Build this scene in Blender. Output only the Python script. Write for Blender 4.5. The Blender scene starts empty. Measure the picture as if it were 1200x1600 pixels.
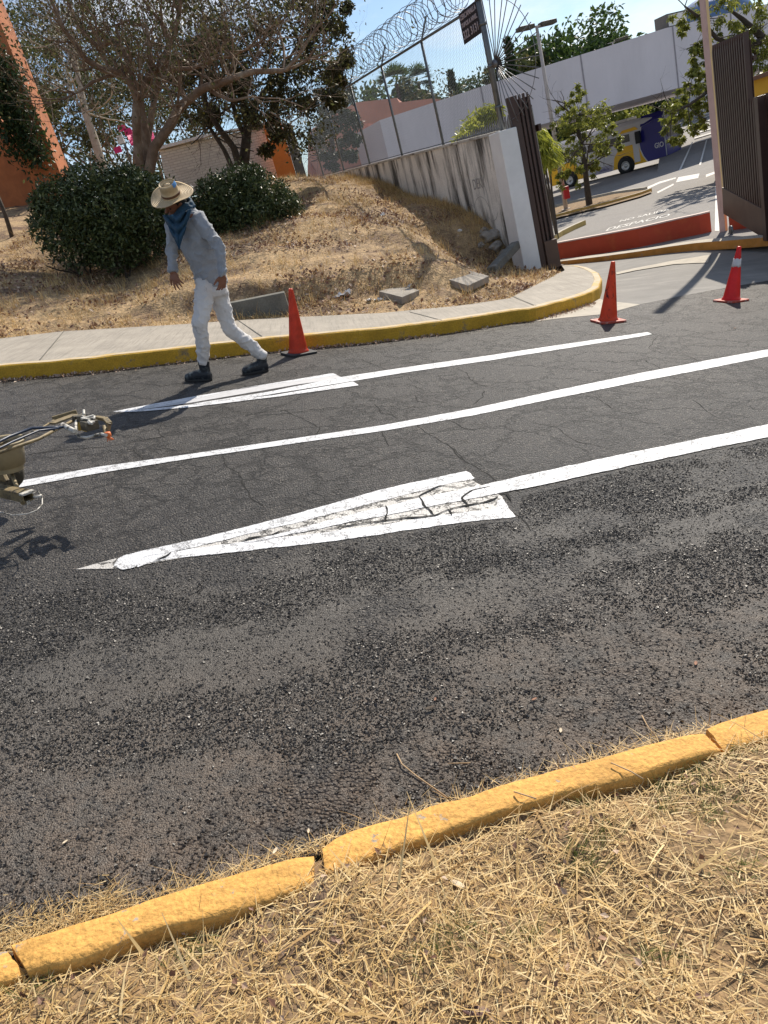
import bpy, bmesh, math, random
import numpy as np
from mathutils import Vector, Matrix, noise as mn

rng = np.random.default_rng(7); random.seed(7)
scene = bpy.context.scene
COL = scene.collection

# ------------------------------------------------------------------ camera
F = 1155.0; CX, CY = 600.0, 800.0
dn = np.array([810, 2770, 1155.]); dn /= np.linalg.norm(dn)
_up = -dn; _f = np.array([0, 0, 1.]); _Y = _f - _f.dot(_up) * _up; _Y /= np.linalg.norm(_Y)
R = np.array([np.cross(_Y, _up), _Y, _up])
C = np.array([0, 0, 1.5])
cd = bpy.data.cameras.new('camera'); cam = bpy.data.objects.new('camera', cd); COL.objects.link(cam)
M = Matrix.Identity(4)
for i in range(3):
    M[i][0] = R[i, 0]; M[i][1] = -R[i, 1]; M[i][2] = -R[i, 2]; M[i][3] = C[i]
cam.matrix_world = M
cd.sensor_fit = 'VERTICAL'; cd.sensor_height = 36; cd.lens = F / 1600 * 36
cd.clip_start = .05; cd.clip_end = 3000
scene.camera = cam

# ------------------------------------------------------------------ sky, sun, exposure
SUN_EL, SUN_AZ = 40.0, 34.0
w = bpy.data.worlds.new('World'); scene.world = w; w.use_nodes = True
nt = w.node_tree; nt.nodes.clear()
def N(nt, t, **k):
    n = nt.nodes.new(t)
    for a, b in k.items(): setattr(n, a, b)
    return n
sky = N(nt, 'ShaderNodeTexSky', sky_type='NISHITA'); sky.sun_disc = False
sky.sun_elevation = math.radians(SUN_EL); sky.sun_rotation = math.radians(SUN_AZ)
sky.air_density = 1.0; sky.dust_density = .25; sky.ozone_density = 2.5
geo = N(nt, 'ShaderNodeTexCoord'); mp = N(nt, 'ShaderNodeMapping'); mp.inputs['Scale'].default_value = (1, 1, 2.6)
nz = N(nt, 'ShaderNodeTexNoise'); nz.inputs['Scale'].default_value = 2.4; nz.inputs['Detail'].default_value = 8; nz.inputs['Roughness'].default_value = .6
cr = N(nt, 'ShaderNodeValToRGB'); cr.color_ramp.elements[0].position = .49; cr.color_ramp.elements[1].position = .66
mx = N(nt, 'ShaderNodeMix', data_type='RGBA'); mx.inputs[7].default_value = (9.5, 9.6, 9.8, 1)
bg = N(nt, 'ShaderNodeBackground'); bg.inputs['Strength'].default_value = .095
wo = N(nt, 'ShaderNodeOutputWorld')
L = nt.links.new
L(geo.outputs['Generated'], mp.inputs[0]); L(mp.outputs[0], nz.inputs['Vector']); L(nz.outputs['Fac'], cr.inputs[0])
mu = N(nt, 'ShaderNodeMath', operation='MULTIPLY'); mu.inputs[1].default_value = .8
L(cr.outputs[0], mu.inputs[0]); L(mu.outputs[0], mx.inputs[0]); L(sky.outputs[0], mx.inputs[6]); L(mx.outputs[2], bg.inputs[0]); L(bg.outputs[0], wo.inputs[0])
sd = bpy.data.lights.new('sun', 'SUN'); sd.energy = 4.9; sd.angle = math.radians(.53); sd.color = (1, .91, .78)
so = bpy.data.objects.new('sun', sd); COL.objects.link(so)
SV = Vector((math.sin(math.radians(SUN_AZ)) * math.cos(math.radians(SUN_EL)), math.cos(math.radians(SUN_AZ)) * math.cos(math.radians(SUN_EL)), math.sin(math.radians(SUN_EL))))
so.rotation_euler = SV.to_track_quat('Z', 'Y').to_euler(); so.location = (20, 30, 40)
scene.view_settings.view_transform = 'Standard'; scene.view_settings.look = 'None'
scene.view_settings.exposure = .36; scene.view_settings.gamma = 1
scene.render.resolution_x = 768; scene.render.resolution_y = 1024
scene.render.engine = 'CYCLES'
scene.cycles.max_bounces = 6; scene.cycles.transparent_max_bounces = 12

# ------------------------------------------------------------------ measuring the place
def ray(x, y): return R @ np.array([(x - CX) / F, (y - CY) / F, 1.])
RN = R @ (-np.array([207, 2771, 1155.])); RN /= np.linalg.norm(RN)      # normal of the sloping road
H = 1.5
def road(x, y, h=0.):                       # point h above the road plane
    d = ray(x, y); return C + (-(H - h) / RN.dot(d)) * d
def level(x, y, z):
    d = ray(x, y); return C + d * ((z - C[2]) / d[2])
def deep(x, y, Y):
    d = ray(x, y); return C + d * (Y / d[1])
def rz(x, y, h=0.): return 1.5 + ((h - H) - RN[0] * x - RN[1] * y) / RN[2]
def hr(p): return (np.array(p) - C).dot(RN) + H
RU = R @ np.array([3965, -779, 1155.]); RU /= np.linalg.norm(RU)        # downhill along the road
RV = np.cross(RN, RU)                                                   # across, away from the camera
LOT = -.9
def rp(u, v, h=0.):                          # road coordinates: u downhill, v across, h up; origin under the camera
    return C - H * RN + RU * u + RV * v + RN * h
def ruv(p):
    q = np.array(p) - (C - H * RN); return q.dot(RU), q.dot(RV)

# ------------------------------------------------------------------ helpers
def node_mat(name):
    m = bpy.data.materials.new(name); m.use_nodes = True
    t = m.node_tree; b = t.nodes['Principled BSDF']; return m, t, b
def mat(name, col, rough=.6, metal=0., var=.15, vs=6., bump=0., bs=60., stain=None, sts=(1.5, 1.5, 1.5), stth=(.5, .65), spec=.4, sheen=0, streak=None, trans=0., fine=0.):
    """principled paint with a slow colour variation, an optional second (stain) colour and fine bump"""
    m, t, b = node_mat(name); L = t.links.new
    tc = N(t, 'ShaderNodeTexCoord')
    n1 = N(t, 'ShaderNodeTexNoise'); n1.inputs['Scale'].default_value = vs; n1.inputs['Detail'].default_value = 7; n1.inputs['Roughness'].default_value = .65
    L(tc.outputs['Object'], n1.inputs['Vector'])
    r1 = N(t, 'ShaderNodeMapRange'); r1.inputs[1].default_value = .3; r1.inputs[2].default_value = .7; r1.inputs[3].default_value = 1 - var; r1.inputs[4].default_value = 1 + var
    L(n1.outputs['Fac'], r1.inputs[0])
    mm = N(t, 'ShaderNodeMix', data_type='RGBA', blend_type='MULTIPLY'); mm.inputs[0].default_value = 1; mm.inputs[6].default_value = (*col, 1)
    L(r1.outputs[0], mm.inputs[7]); out = mm.outputs[2]
    if stain:
        mpn = N(t, 'ShaderNodeMapping'); mpn.inputs['Scale'].default_value = sts; L(tc.outputs['Object'], mpn.inputs[0])
        n2 = N(t, 'ShaderNodeTexNoise'); n2.inputs['Scale'].default_value = 1; n2.inputs['Detail'].default_value = 10; n2.inputs['Roughness'].default_value = .7; L(mpn.outputs[0], n2.inputs['Vector'])
        c2 = N(t, 'ShaderNodeValToRGB'); c2.color_ramp.elements[0].position = stth[0]; c2.color_ramp.elements[1].position = stth[1]; L(n2.outputs['Fac'], c2.inputs[0])
        m2 = N(t, 'ShaderNodeMix', data_type='RGBA'); L(c2.outputs[0], m2.inputs[0]); L(out, m2.inputs[6]); m2.inputs[7].default_value = (*stain, 1); out = m2.outputs[2]
    if fine:
        n4 = N(t, 'ShaderNodeTexNoise'); n4.inputs['Scale'].default_value = bs * 1.7; n4.inputs['Detail'].default_value = 3; L(tc.outputs['Object'], n4.inputs['Vector'])
        r4 = N(t, 'ShaderNodeMapRange'); r4.inputs[1].default_value = .35; r4.inputs[2].default_value = .65; r4.inputs[3].default_value = 1 - fine; r4.inputs[4].default_value = 1 + fine; L(n4.outputs['Fac'], r4.inputs[0])
        m4 = N(t, 'ShaderNodeMix', data_type='RGBA', blend_type='MULTIPLY'); m4.inputs[0].default_value = 1; L(out, m4.inputs[6]); L(r4.outputs[0], m4.inputs[7]); out = m4.outputs[2]
    L(out, b.inputs['Base Color'])
    b.inputs['Roughness'].default_value = rough; b.inputs['Metallic'].default_value = metal
    b.inputs['Specular IOR Level'].default_value = spec
    if sheen: b.inputs['Sheen Weight'].default_value = sheen
    if bump:
        n3 = N(t, 'ShaderNodeTexNoise'); n3.inputs['Scale'].default_value = bs; n3.inputs['Detail'].default_value = 5; L(tc.outputs['Object'], n3.inputs['Vector'])
        bp = N(t, 'ShaderNodeBump'); bp.inputs['Distance'].default_value = bump; bp.inputs['Strength'].default_value = 1; L(n3.outputs['Fac'], bp.inputs['Height']); L(bp.outputs[0], b.inputs['Normal'])
    return m
def leaf_mat(name, cols, trans=.35, rough=.45):
    """colours by a per-leaf random attribute"""
    m, t, b = node_mat(name); L = t.links.new
    a = N(t, 'ShaderNodeAttribute', attribute_name='rnd'); c = N(t, 'ShaderNodeValToRGB')
    e = c.color_ramp.elements
    while len(e) < len(cols): e.new(.5)
    for i, k in enumerate(cols): e[i].position = i / (len(cols) - 1); e[i].color = (*k, 1)
    L(a.outputs['Fac'], c.inputs[0]); L(c.outputs[0], b.inputs['Base Color']); b.inputs['Roughness'].default_value = rough; b.inputs['Specular IOR Level'].default_value = .35
    if trans:
        tr = N(t, 'ShaderNodeBsdfTranslucent'); L(c.outputs[0], tr.inputs[0]); ms = N(t, 'ShaderNodeMixShader'); ms.inputs[0].default_value = trans
        o = t.nodes['Material Output']; L(b.outputs[0], ms.inputs[1]); L(tr.outputs[0], ms.inputs[2]); L(ms.outputs[0], o.inputs[0])
    return m

class MB:
    """collects shapes for ONE mesh object"""
    def __init__(s): s.v = []; s.f = []; s.mi = []; s.m = 0; s.sm = []
    def add(s, vs, fs, smooth=False):
        o = len(s.v); s.v += [tuple(map(float, p)) for p in vs]
        for f in fs: s.f.append([o + i for i in f]); s.mi.append(s.m); s.sm.append(smooth)
        return s
    def box(s, c, sz, ax=None):
        c = np.array(c, float); A = np.eye(3) if ax is None else np.array(ax, float)
        vs = [c + A[0] * sz[0] / 2 * i + A[1] * sz[1] / 2 * j + A[2] * sz[2] / 2 * k for i in (-1, 1) for j in (-1, 1) for k in (-1, 1)]
        return s.add(vs, [(0, 1, 3, 2), (4, 6, 7, 5), (0, 4, 5, 1), (2, 3, 7, 6), (0, 2, 6, 4), (1, 5, 7, 3)])
    def bar(s, a, b, wd, ht, upv=(0, 0, 1)):
        a = np.array(a, float); b = np.array(b, float); d = b - a; l = np.linalg.norm(d); d /= l
        x = np.cross(d, upv); x /= np.linalg.norm(x); z = np.cross(x, d)
        return s.box((a + b) / 2, (l, wd, ht), (d, x, z))
    def tube(s, pts, rad, n=8, cap=True, smooth=True):
        pts = [np.array(p, float) for p in pts]; k = len(pts)
        rad = [rad] * k if np.isscalar(rad) else list(rad)
        vs = []; pr = None
        for i in range(k):
            d = pts[min(i + 1, k - 1)] - pts[max(i - 1, 0)]; d /= (np.linalg.norm(d) + 1e-12)
            if pr is None:
                r = np.cross(d, (0, 0, 1)); r = np.cross(d, (1, 0, 0)) if np.linalg.norm(r) < .1 else r
            else: r = pr - d * pr.dot(d)
            r /= (np.linalg.norm(r) + 1e-12); pr = r; q = np.cross(d, r)
            for j in range(n):
                a = 2 * math.pi * j / n; vs.append(pts[i] + (r * math.cos(a) + q * math.sin(a)) * rad[i])
        fs = [(i * n + j, i * n + (j + 1) % n, (i + 1) * n + (j + 1) % n, (i + 1) * n + j) for i in range(k - 1) for j in range(n)]
        s.add(vs, fs, smooth)
        if cap: o = len(s.v) - len(vs); s.f += [[o + j for j in range(n)][::-1], [o + (k - 1) * n + j for j in range(n)]]; s.mi += [s.m] * 2; s.sm += [False] * 2
        return s
    def lathe(s, o, prof, ax=None, n=24, smooth=True, fn=None):
        """prof: (radius, height) along axis ax[2]"""
        o = np.array(o, float); A = np.eye(3) if ax is None else np.array(ax, float); vs = []
        for r, z in prof:
            for j in range(n):
                a = 2 * math.pi * j / n; dz = fn(r, a) if fn else 0
                vs.append(o + A[0] * r * math.cos(a) + A[1] * r * math.sin(a) + A[2] * (z + dz))
        k = len(prof)
        return s.add(vs, [(i * n + j, i * n + (j + 1) % n, (i + 1) * n + (j + 1) % n, (i + 1) * n + j) for i in range(k - 1) for j in range(n)], smooth)
    def prism(s, poly, up, th):
        """polygon of 3-D points swept by up*th"""
        up = np.array(up, float); P = [np.array(p, float) for p in poly]; n = len(P)
        return s.add(P + [p + up * th for p in P], [list(range(n))[::-1], list(range(n, 2 * n))] + [(i, (i + 1) % n, n + (i + 1) % n, n + i) for i in range(n)])
    def ell(s, c, r, ax=None, n=14, k=9):
        prof = [(math.sin(math.pi * i / k), -math.cos(math.pi * i / k)) for i in range(k + 1)]
        A = np.eye(3) if ax is None else np.array(ax, float)
        return s.lathe(c, [(max(a, 1e-4), b) for a, b in prof], (A[0] * r[0], A[1] * r[1], A[2] * r[2]), n)
    def mesh(s, name):
        me = bpy.data.meshes.new(name); me.from_pydata(s.v, [], s.f)
        me.polygons.foreach_set('material_index', s.mi); me.polygons.foreach_set('use_smooth', s.sm); me.update(); return me
    def build(s, name, mats, parent=None, bevel=0., recalc=True):
        me = s.mesh(name)
        if recalc:
            bm = bmesh.new(); bm.from_mesh(me); bmesh.ops.recalc_face_normals(bm, faces=bm.faces[:]); bm.to_mesh(me); bm.free()
        return link(name, me, mats, parent, bevel)
def link(name, me, mats, parent=None, bevel=0.):
    o = bpy.data.objects.new(name, me)
    for m in (mats if isinstance(mats, (list, tuple)) else [mats]): me.materials.append(m)
    COL.objects.link(o)
    if parent: o.parent = parent; o.matrix_parent_inverse = parent.matrix_world.inverted() if False else Matrix.Translation(-parent.location)
    if bevel:
        b = o.modifiers.new('bevel', 'BEVEL'); b.width = bevel; b.segments = 2; b.limit_method = 'ANGLE'; b.angle_limit = math.radians(40)
    return o
def tag(o, label=None, cat=None, group=None, kind=None):
    if label: o['label'] = label
    if cat: o['category'] = cat
    if group: o['group'] = group
    if kind: o['kind'] = kind
    return o
def thing(name, label, cat, loc, group=None):
    o = bpy.data.objects.new(name, None); COL.objects.link(o); o.location = tuple(map(float, loc)); o.empty_display_size = .2
    return tag(o, label, cat, group)
def fastmesh(name, V, Fq, rnd=None, smooth=False, mi=None):
    """numpy quads -> mesh; rnd = one value per face"""
    me = bpy.data.meshes.new(name); V = np.asarray(V, np.float32); Fq = np.asarray(Fq, np.int32); k = Fq.shape[1]
    me.vertices.add(len(V)); me.vertices.foreach_set('co', V.ravel()); me.loops.add(Fq.size); me.loops.foreach_set('vertex_index', Fq.ravel())
    me.polygons.add(len(Fq)); me.polygons.foreach_set('loop_start', np.arange(0, Fq.size, k, dtype=np.int32)); me.polygons.foreach_set('loop_total', np.full(len(Fq), k, np.int32))
    if mi is not None: me.polygons.foreach_set('material_index', np.asarray(mi, np.int32))
    me.polygons.foreach_set('use_smooth', np.full(len(Fq), smooth))
    me.update(calc_edges=True); me.validate()
    if rnd is not None:
        a = me.attributes.new('rnd', 'FLOAT', 'FACE'); a.data.foreach_set('value', np.asarray(rnd, np.float32))
    return me
def unit(a): return a / (np.linalg.norm(a, axis=-1, keepdims=True) + 1e-9)
def rdir(n): return unit(rng.normal(size=(n, 3)))
def leaf_quads(P, size, aspect=.45, droop=0., nrm_up=.3, sv=.4):
    """pointed kite-shaped leaves folded along the midrib"""
    n = len(P); d = rdir(n); d[:, 2] -= droop; d = unit(d)
    up = rdir(n); up[:, 2] += nrm_up; s = unit(np.cross(d, up)); nn = np.cross(s, d)
    L_ = size * (1 + sv * rng.uniform(-1, 1, n))[:, None]; W = L_ * aspect / 2
    a = P; b = P + d * L_ * .45 + s * W + nn * W * .3; c = P + d * L_; e = P + d * L_ * .45 - s * W + nn * W * .3
    V = np.stack([a, b, c, e], 1).reshape(-1, 3); Fq = np.arange(4 * n).reshape(n, 4)
    return V, Fq
def blades(P, L_, W, head, pitch, curl, segs=2, nrm=None):
    """grass blades: P base, head azimuth, pitch, curl (pitch change along the blade)"""
    n = len(P); rows = []
    pos = P.copy(); s = np.stack([-np.sin(head), np.cos(head), np.zeros(n)], 1)
    for i in range(segs + 1):
        wf = (1 - i / segs) * .85 + .15
        rows.append(pos + s * (W * wf / 2)[:, None]); rows.append(pos - s * (W * wf / 2)[:, None])
        pt = pitch + curl * (i / segs)
        d = np.stack([np.cos(head) * np.cos(pt), np.sin(head) * np.cos(pt), np.sin(pt)], 1)
        pos = pos + d * (L_ / segs)[:, None]
    V = np.stack(rows, 1).reshape(-1, 3); k = 2 * (segs + 1)
    base = np.arange(n)[:, None] * k
    Fq = np.concatenate([base + np.array([[2 * i, 2 * i + 1, 2 * i + 3, 2 * i + 2]]) for i in range(segs)], 0)
    return V, Fq
def smoothstep(a, b, x):
    t = np.clip((x - a) / (b - a), 0, 1); return t * t * (3 - 2 * t)
def nz3(p, s=1.): return mn.noise(Vector((float(p[0]) * s, float(p[1]) * s, float(p[2]) * s)))

# ------------------------------------------------------------------ far kerb line, pavement back edge, terrain
FK = [road(x, y) for x, y in ((-400, 618), (-200, 609), (0, 595), (140, 583), (307, 563), (410, 551), (573, 537), (710, 520), (800, 505), (833, 502), (900, 483), (925, 474), (937, 466), (941, 452), (936, 441), (922, 433), (905, 428), (885, 427))]
BK = [road(x, y, .16) for x, y in ((-400, 560), (-200, 546), (0, 528), (100, 517), (267, 507), (400, 498), (600, 488), (717, 477), (797, 465), (843, 442), (870, 428), (883, 422))]
_bx = np.array([-60.] + [p[0] for p in BK[2:]]); _by = np.array([rp(-60, ruv(BK[2])[1])[1]] + [p[1] for p in BK[2:]])
_by[0] = BK[2][1] + (BK[2][0] + 60) * -.24
def yback(x): return np.interp(x, _bx, _by)
def th(x, y):
    """height of the embankment above the road plane (arrays)"""
    x = np.asarray(x, float); y = np.asarray(y, float); s = y - yback(x)
    bank = .30 * smoothstep(-3.2, -1.4, x) * (1 - smoothstep(1.6, 2.7, x))
    h = .14 + bank * smoothstep(.55 + .5 * smoothstep(-.6, 1., x), 1.1 + .6 * smoothstep(-.6, 1., x), s) + .02 * smoothstep(0, .4, s)
    h = h + .145 * np.clip(s - .3, 0, 11.5) + .06 * np.clip(s - 11.8, 0, 4)
    h = h + (.14 * np.sin(x * .8 + 1.3) * np.sin(y * .55) + .05 * np.sin(x * 2.1 + y * 1.7)) * smoothstep(.5, 4, s)
    # foot of the bank in front of the gate pier, and its height along the fence wall
    wh = np.interp(y, [9, 13, 15.1, 15.9, 16.3, 16.8, 17.8, 18.9, 20.7, 22.4, 25.5, 33, 60], [.14, .12, .05, .15, .55, .95, 1.24, 1.43, 1.56, 1.98, 2.33, 2.5, 3.5])
    k_ = smoothstep(1.9, 3.9, x + .2 * np.clip(y - 15.3, 0, 12)); h = h * (1 - k_) + wh * k_
    return h
def tz(x, y): return 1.5 + ((th(x, y) - H) - RN[0] * np.asarray(x) - RN[1] * np.asarray(y)) / RN[2]
def ground(px, py, y0=9.5, y1=60):
    """where a sight line meets the embankment"""
    d = ray(px, py); d = d / d[1]
    for Y in np.arange(y0, y1, .05):
        p = C + d * Y
        if p[2] <= tz(p[0], p[1]): return p
    return C + d * y1

# ================================================================== MATERIALS
def asphalt_mat():
    m, t, b = node_mat('asphalt'); L = t.links.new
    tc = N(t, 'ShaderNodeTexCoord')
    def noise(sc, det=6, ro=.6, v=None):
        n = N(t, 'ShaderNodeTexNoise'); n.inputs['Scale'].default_value = sc; n.inputs['Detail'].default_value = det; n.inputs['Roughness'].default_value = ro
        L(v or tc.outputs['Object'], n.inputs['Vector']); return n
    def ramp(src, a, b_, c0=(0, 0, 0, 1), c1=(1, 1, 1, 1)):
        r = N(t, 'ShaderNodeValToRGB'); r.color_ramp.elements[0].position = a; r.color_ramp.elements[1].position = b_; r.color_ramp.elements[0].color = c0; r.color_ramp.elements[1].color = c1; L(src, r.inputs[0]); return r
    def math_(op, a, b_):
        n = N(t, 'ShaderNodeMath', operation=op)
        for i, q in enumerate((a, b_)):
            if isinstance(q, (int, float)): n.inputs[i].default_value = q
            else: L(q, n.inputs[i])
        return n.outputs[0]
    def mix(f, a, b_, bt='MIX'):
        n = N(t, 'ShaderNodeMix', data_type='RGBA', blend_type=bt)
        for i, q in ((0, f), (6, a), (7, b_)):
            if isinstance(q, (int, float)): n.inputs[i].default_value = q
            elif isinstance(q, tuple): n.inputs[i].default_value = q
            else: L(q, n.inputs[i])
        return n.outputs[2]
    vo = N(t, 'ShaderNodeTexVoronoi'); vo.inputs['Scale'].default_value = 95; L(tc.outputs['Object'], vo.inputs['Vector'])   # stones about 1 cm
    vo2 = N(t, 'ShaderNodeTexVoronoi'); vo2.inputs['Scale'].default_value = 210; L(tc.outputs['Object'], vo2.inputs['Vector'])
    sep = N(t, 'ShaderNodeSeparateColor'); L(vo.outputs['Color'], sep.inputs[0])
    big = noise(.55, 5, .6); mid = noise(3.2, 7, .68); slow = noise(1.3, 8, .7)
    stone = ramp(sep.outputs[0], 0, 1, (.032, .030, .029, 1), (.26, .235, .205, 1)); stone.color_ramp.elements.new(.90).color = (.098, .091, .084, 1)
    # dust towards the near kerb
    ns = N(t, 'ShaderNodeVectorMath', operation='DOT_PRODUCT'); L(tc.outputs['Object'], ns.inputs[0]); ns.inputs[1].default_value = tuple(RV)
    v0 = float((C - H * RN).dot(RV))
    vdist = math_('SUBTRACT', ns.outputs['Value'], v0)
    near = N(t, 'ShaderNodeMapRange'); L(vdist, near.inputs[0]); near.inputs[1].default_value = 3.5; near.inputs[2].default_value = 2.6
    # worn, fine binder patches
    wsum = math_('ADD', math_('MULTIPLY', mid.outputs['Fac'], .45), math_('MULTIPLY', slow.outputs['Fac'], .55))
    wsum = math_('ADD', wsum, math_('MULTIPLY', math_('SUBTRACT', sep.outputs[2], .5), .11))
    wsum = math_('ADD', wsum, math_('MULTIPLY', math_('SUBTRACT', noise(38, 4, .7).outputs['Fac'], .5), .22))
    wsum = math_('ADD', wsum, math_('MULTIPLY', near.outputs[0], .05))
    wm = ramp(wsum, .495, .525)
    farw = N(t, 'ShaderNodeMapRange'); L(vdist, farw.inputs[0]); farw.inputs[1].default_value = 7.4; farw.inputs[2].default_value = 9.3
    wear = math_('MULTIPLY', wm.outputs[0], math_('ADD', math_('MULTIPLY', near.outputs[0], .85), .12))
    binder = mix(noise(160, 3).outputs['Fac'], (.036, .033, .029, 1), (.100, .090, .078, 1))
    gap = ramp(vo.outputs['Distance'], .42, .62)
    c = mix(math_('MULTIPLY', gap.outputs[0], .45), stone.outputs[0], (.012, .0115, .011, 1))  # tar-dark gaps between stones; crevice shade is painted into this colour too
    c = mix(wear, c, binder)
    c = mix(1., c, ramp(big.outputs['Fac'], .3, .7, (.82, .82, .83, 1), (1.22, 1.19, 1.15, 1)).outputs[0], 'MULTIPLY')
    dust = math_('MULTIPLY', ramp(noise(2.1, 9, .75).outputs['Fac'], .42, .66).outputs[0], farw.outputs[0])
    c = mix(math_('MULTIPLY', dust, .4), c, (.20, .17, .135, 1))
    nd = N(t, 'ShaderNodeMapRange'); L(vdist, nd.inputs[0]); nd.inputs[1].default_value = 2.5; nd.inputs[2].default_value = 1.35
    soil = math_('MULTIPLY', nd.outputs[0], ramp(noise(9, 9, .75).outputs['Fac'], .36, .62).outputs[0])
    c = mix(math_('MULTIPLY', soil, .7), c, (.17, .118, .078, 1))
    # cracks: warped cell borders, shown in places
    wv = N(t, 'ShaderNodeVectorMath', operation='MULTIPLY_ADD'); nw = noise(5.5, 6, .7); L(nw.outputs['Color'], wv.inputs[0]); wv.inputs[1].default_value = (.38, .38, .38); L(tc.outputs['Object'], wv.inputs[2])
    def cracks(sc, width, lo, hi, msc):
        v = N(t, 'ShaderNodeTexVoronoi', feature='DISTANCE_TO_EDGE'); v.inputs['Scale'].default_value = sc; L(wv.outputs[0], v.inputs['Vector'])
        r = ramp(v.outputs['Distance'], width * .35, width, (1, 1, 1, 1), (0, 0, 0, 1)); k = ramp(noise(msc, 3, .5).outputs['Fac'], lo, hi)
        return math_('MULTIPLY', r.outputs[0], k.outputs[0])
    farc = N(t, 'ShaderNodeMapRange'); L(vdist, farc.inputs[0]); farc.inputs[1].default_value = 3.0; farc.inputs[2].default_value = 4.2
    ck = math_('MAXIMUM', cracks(1.7, .036, .38, .45, 1.1), cracks(4.6, .052, .47, .55, 1.4))
    ck = math_('MULTIPLY', ck, math_('ADD', math_('MULTIPLY', farc.outputs[0], .55), .03))
    c = mix(math_('MULTIPLY', ck, .96), c, (.004, .004, .004, 1))
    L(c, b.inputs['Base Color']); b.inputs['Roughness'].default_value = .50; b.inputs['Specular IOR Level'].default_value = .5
    # relief
    hs = math_('SUBTRACT', 1., math_('MULTIPLY', vo.outputs['Distance'], 1.25))
    hs = math_('ADD', hs, math_('MULTIPLY', sep.outputs[1], .55))
    hs = math_('MULTIPLY', hs, math_('SUBTRACT', 1., math_('MULTIPLY', wear, .85)))
    hs = math_('ADD', hs, math_('MULTIPLY', vo2.outputs['Distance'], -.25))
    hs = math_('ADD', hs, math_('MULTIPLY', mid.outputs['Fac'], .8))
    hs = math_('SUBTRACT', hs, math_('MULTIPLY', ck, 3.5))
    bp = N(t, 'ShaderNodeBump'); bp.inputs['Distance'].default_value = .015; bp.inputs['Strength'].default_value = 1.; L(hs, bp.inputs['Height']); L(bp.outputs[0], b.inputs['Normal'])
    return m
def paint_mat(name, col, under, chip=(.60, .66), crk=.5, dirt=.12, cs=5., cw=(.01, .03)):
    m, t, b = node_mat(name); L = t.links.new
    tc = N(t, 'ShaderNodeTexCoord')
    n0 = N(t, 'ShaderNodeTexNoise'); n0.inputs['Scale'].default_value = 26; n0.inputs['Detail'].default_value = 9; n0.inputs['Roughness'].default_value = .75; L(tc.outputs['Object'], n0.inputs['Vector'])
    r0 = N(t, 'ShaderNodeValToRGB'); r0.color_ramp.elements[0].position = chip[0]; r0.color_ramp.elements[1].position = chip[1]; L(n0.outputs['Fac'], r0.inputs[0])
    nw = N(t, 'ShaderNodeTexNoise'); nw.inputs['Scale'].default_value = 5.5; nw.inputs['Detail'].default_value = 6; nw.inputs['Roughness'].default_value = .7; L(tc.outputs['Object'], nw.inputs['Vector'])
    wv = N(t, 'ShaderNodeVectorMath', operation='MULTIPLY_ADD'); L(nw.outputs['Color'], wv.inputs[0]); wv.inputs[1].default_value = (.38, .38, .38); L(tc.outputs['Object'], wv.inputs[2])
    v = N(t, 'ShaderNodeTexVoronoi', feature='DISTANCE_TO_EDGE'); v.inputs['Scale'].default_value = cs; L(wv.outputs[0], v.inputs['Vector'])
    rv = N(t, 'ShaderNodeValToRGB'); rv.color_ramp.elements[0].position = cw[0]; rv.color_ramp.elements[1].position = cw[1]; rv.color_ramp.elements[0].color = (crk, crk, crk, 1); rv.color_ramp.elements[1].color = (0, 0, 0, 1); L(v.outputs['Distance'], rv.inputs[0])
    mxx = N(t, 'ShaderNodeMath', operation='MAXIMUM'); L(r0.outputs[0], mxx.inputs[0]); L(rv.outputs[0], mxx.inputs[1])
    n1 = N(t, 'ShaderNodeTexNoise'); n1.inputs['Scale'].default_value = 9; n1.inputs['Detail'].default_value = 9; n1.inputs['Roughness'].default_value = .8; L(tc.outputs['Object'], n1.inputs['Vector'])
    r1 = N(t, 'ShaderNodeMapRange'); r1.inputs[1].default_value = .3; r1.inputs[2].default_value = .7; r1.inputs[3].default_value = 1 - dirt; r1.inputs[4].default_value = 1 + dirt * .4; L(n1.outputs['Fac'], r1.inputs[0])
    m1 = N(t, 'ShaderNodeMix', data_type='RGBA', blend_type='MULTIPLY'); m1.inputs[0].default_value = 1; m1.inputs[6].default_value = (*col, 1); L(r1.outputs[0], m1.inputs[7])
    m2 = N(t, 'ShaderNodeMix', data_type='RGBA'); L(mxx.outputs[0], m2.inputs[0]); L(m1.outputs[2], m2.inputs[6]); m2.inputs[7].default_value = (*under, 1); L(m2.outputs[2], b.inputs['Base Color'])
    b.inputs['Roughness'].default_value = .5
    vo = N(t, 'ShaderNodeTexVoronoi'); vo.inputs['Scale'].default_value = 95; L(tc.outputs['Object'], vo.inputs['Vector'])
    a = N(t, 'ShaderNodeMath', operation='MULTIPLY'); L(vo.outputs['Distance'], a.inputs[0]); a.inputs[1].default_value = -.8
    a2 = N(t, 'ShaderNodeMath', operation='ADD'); L(a.outputs[0], a2.inputs[0]); a3 = N(t, 'ShaderNodeMath', operation='MULTIPLY'); L(mxx.outputs[0], a3.inputs[0]); a3.inputs[1].default_value = -1.2; L(a3.outputs[0], a2.inputs[1])
    bp = N(t, 'ShaderNodeBump'); bp.inputs['Distance'].default_value = .004; L(a2.outputs[0], bp.inputs['Height']); L(bp.outputs[0], b.inputs['Normal'])
    return m
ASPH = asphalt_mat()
WHITE = paint_mat('fresh_white_paint', (.66, .67, .69), (.10, .098, .095), (.66, .69), .6, .10, 6.5, (.008, .022))
OLDW = paint_mat('worn_white_paint', (.50, .485, .46), (.025, .024, .023), (.62, .64), 1., .3, 6.5, (.030, .052))
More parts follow.
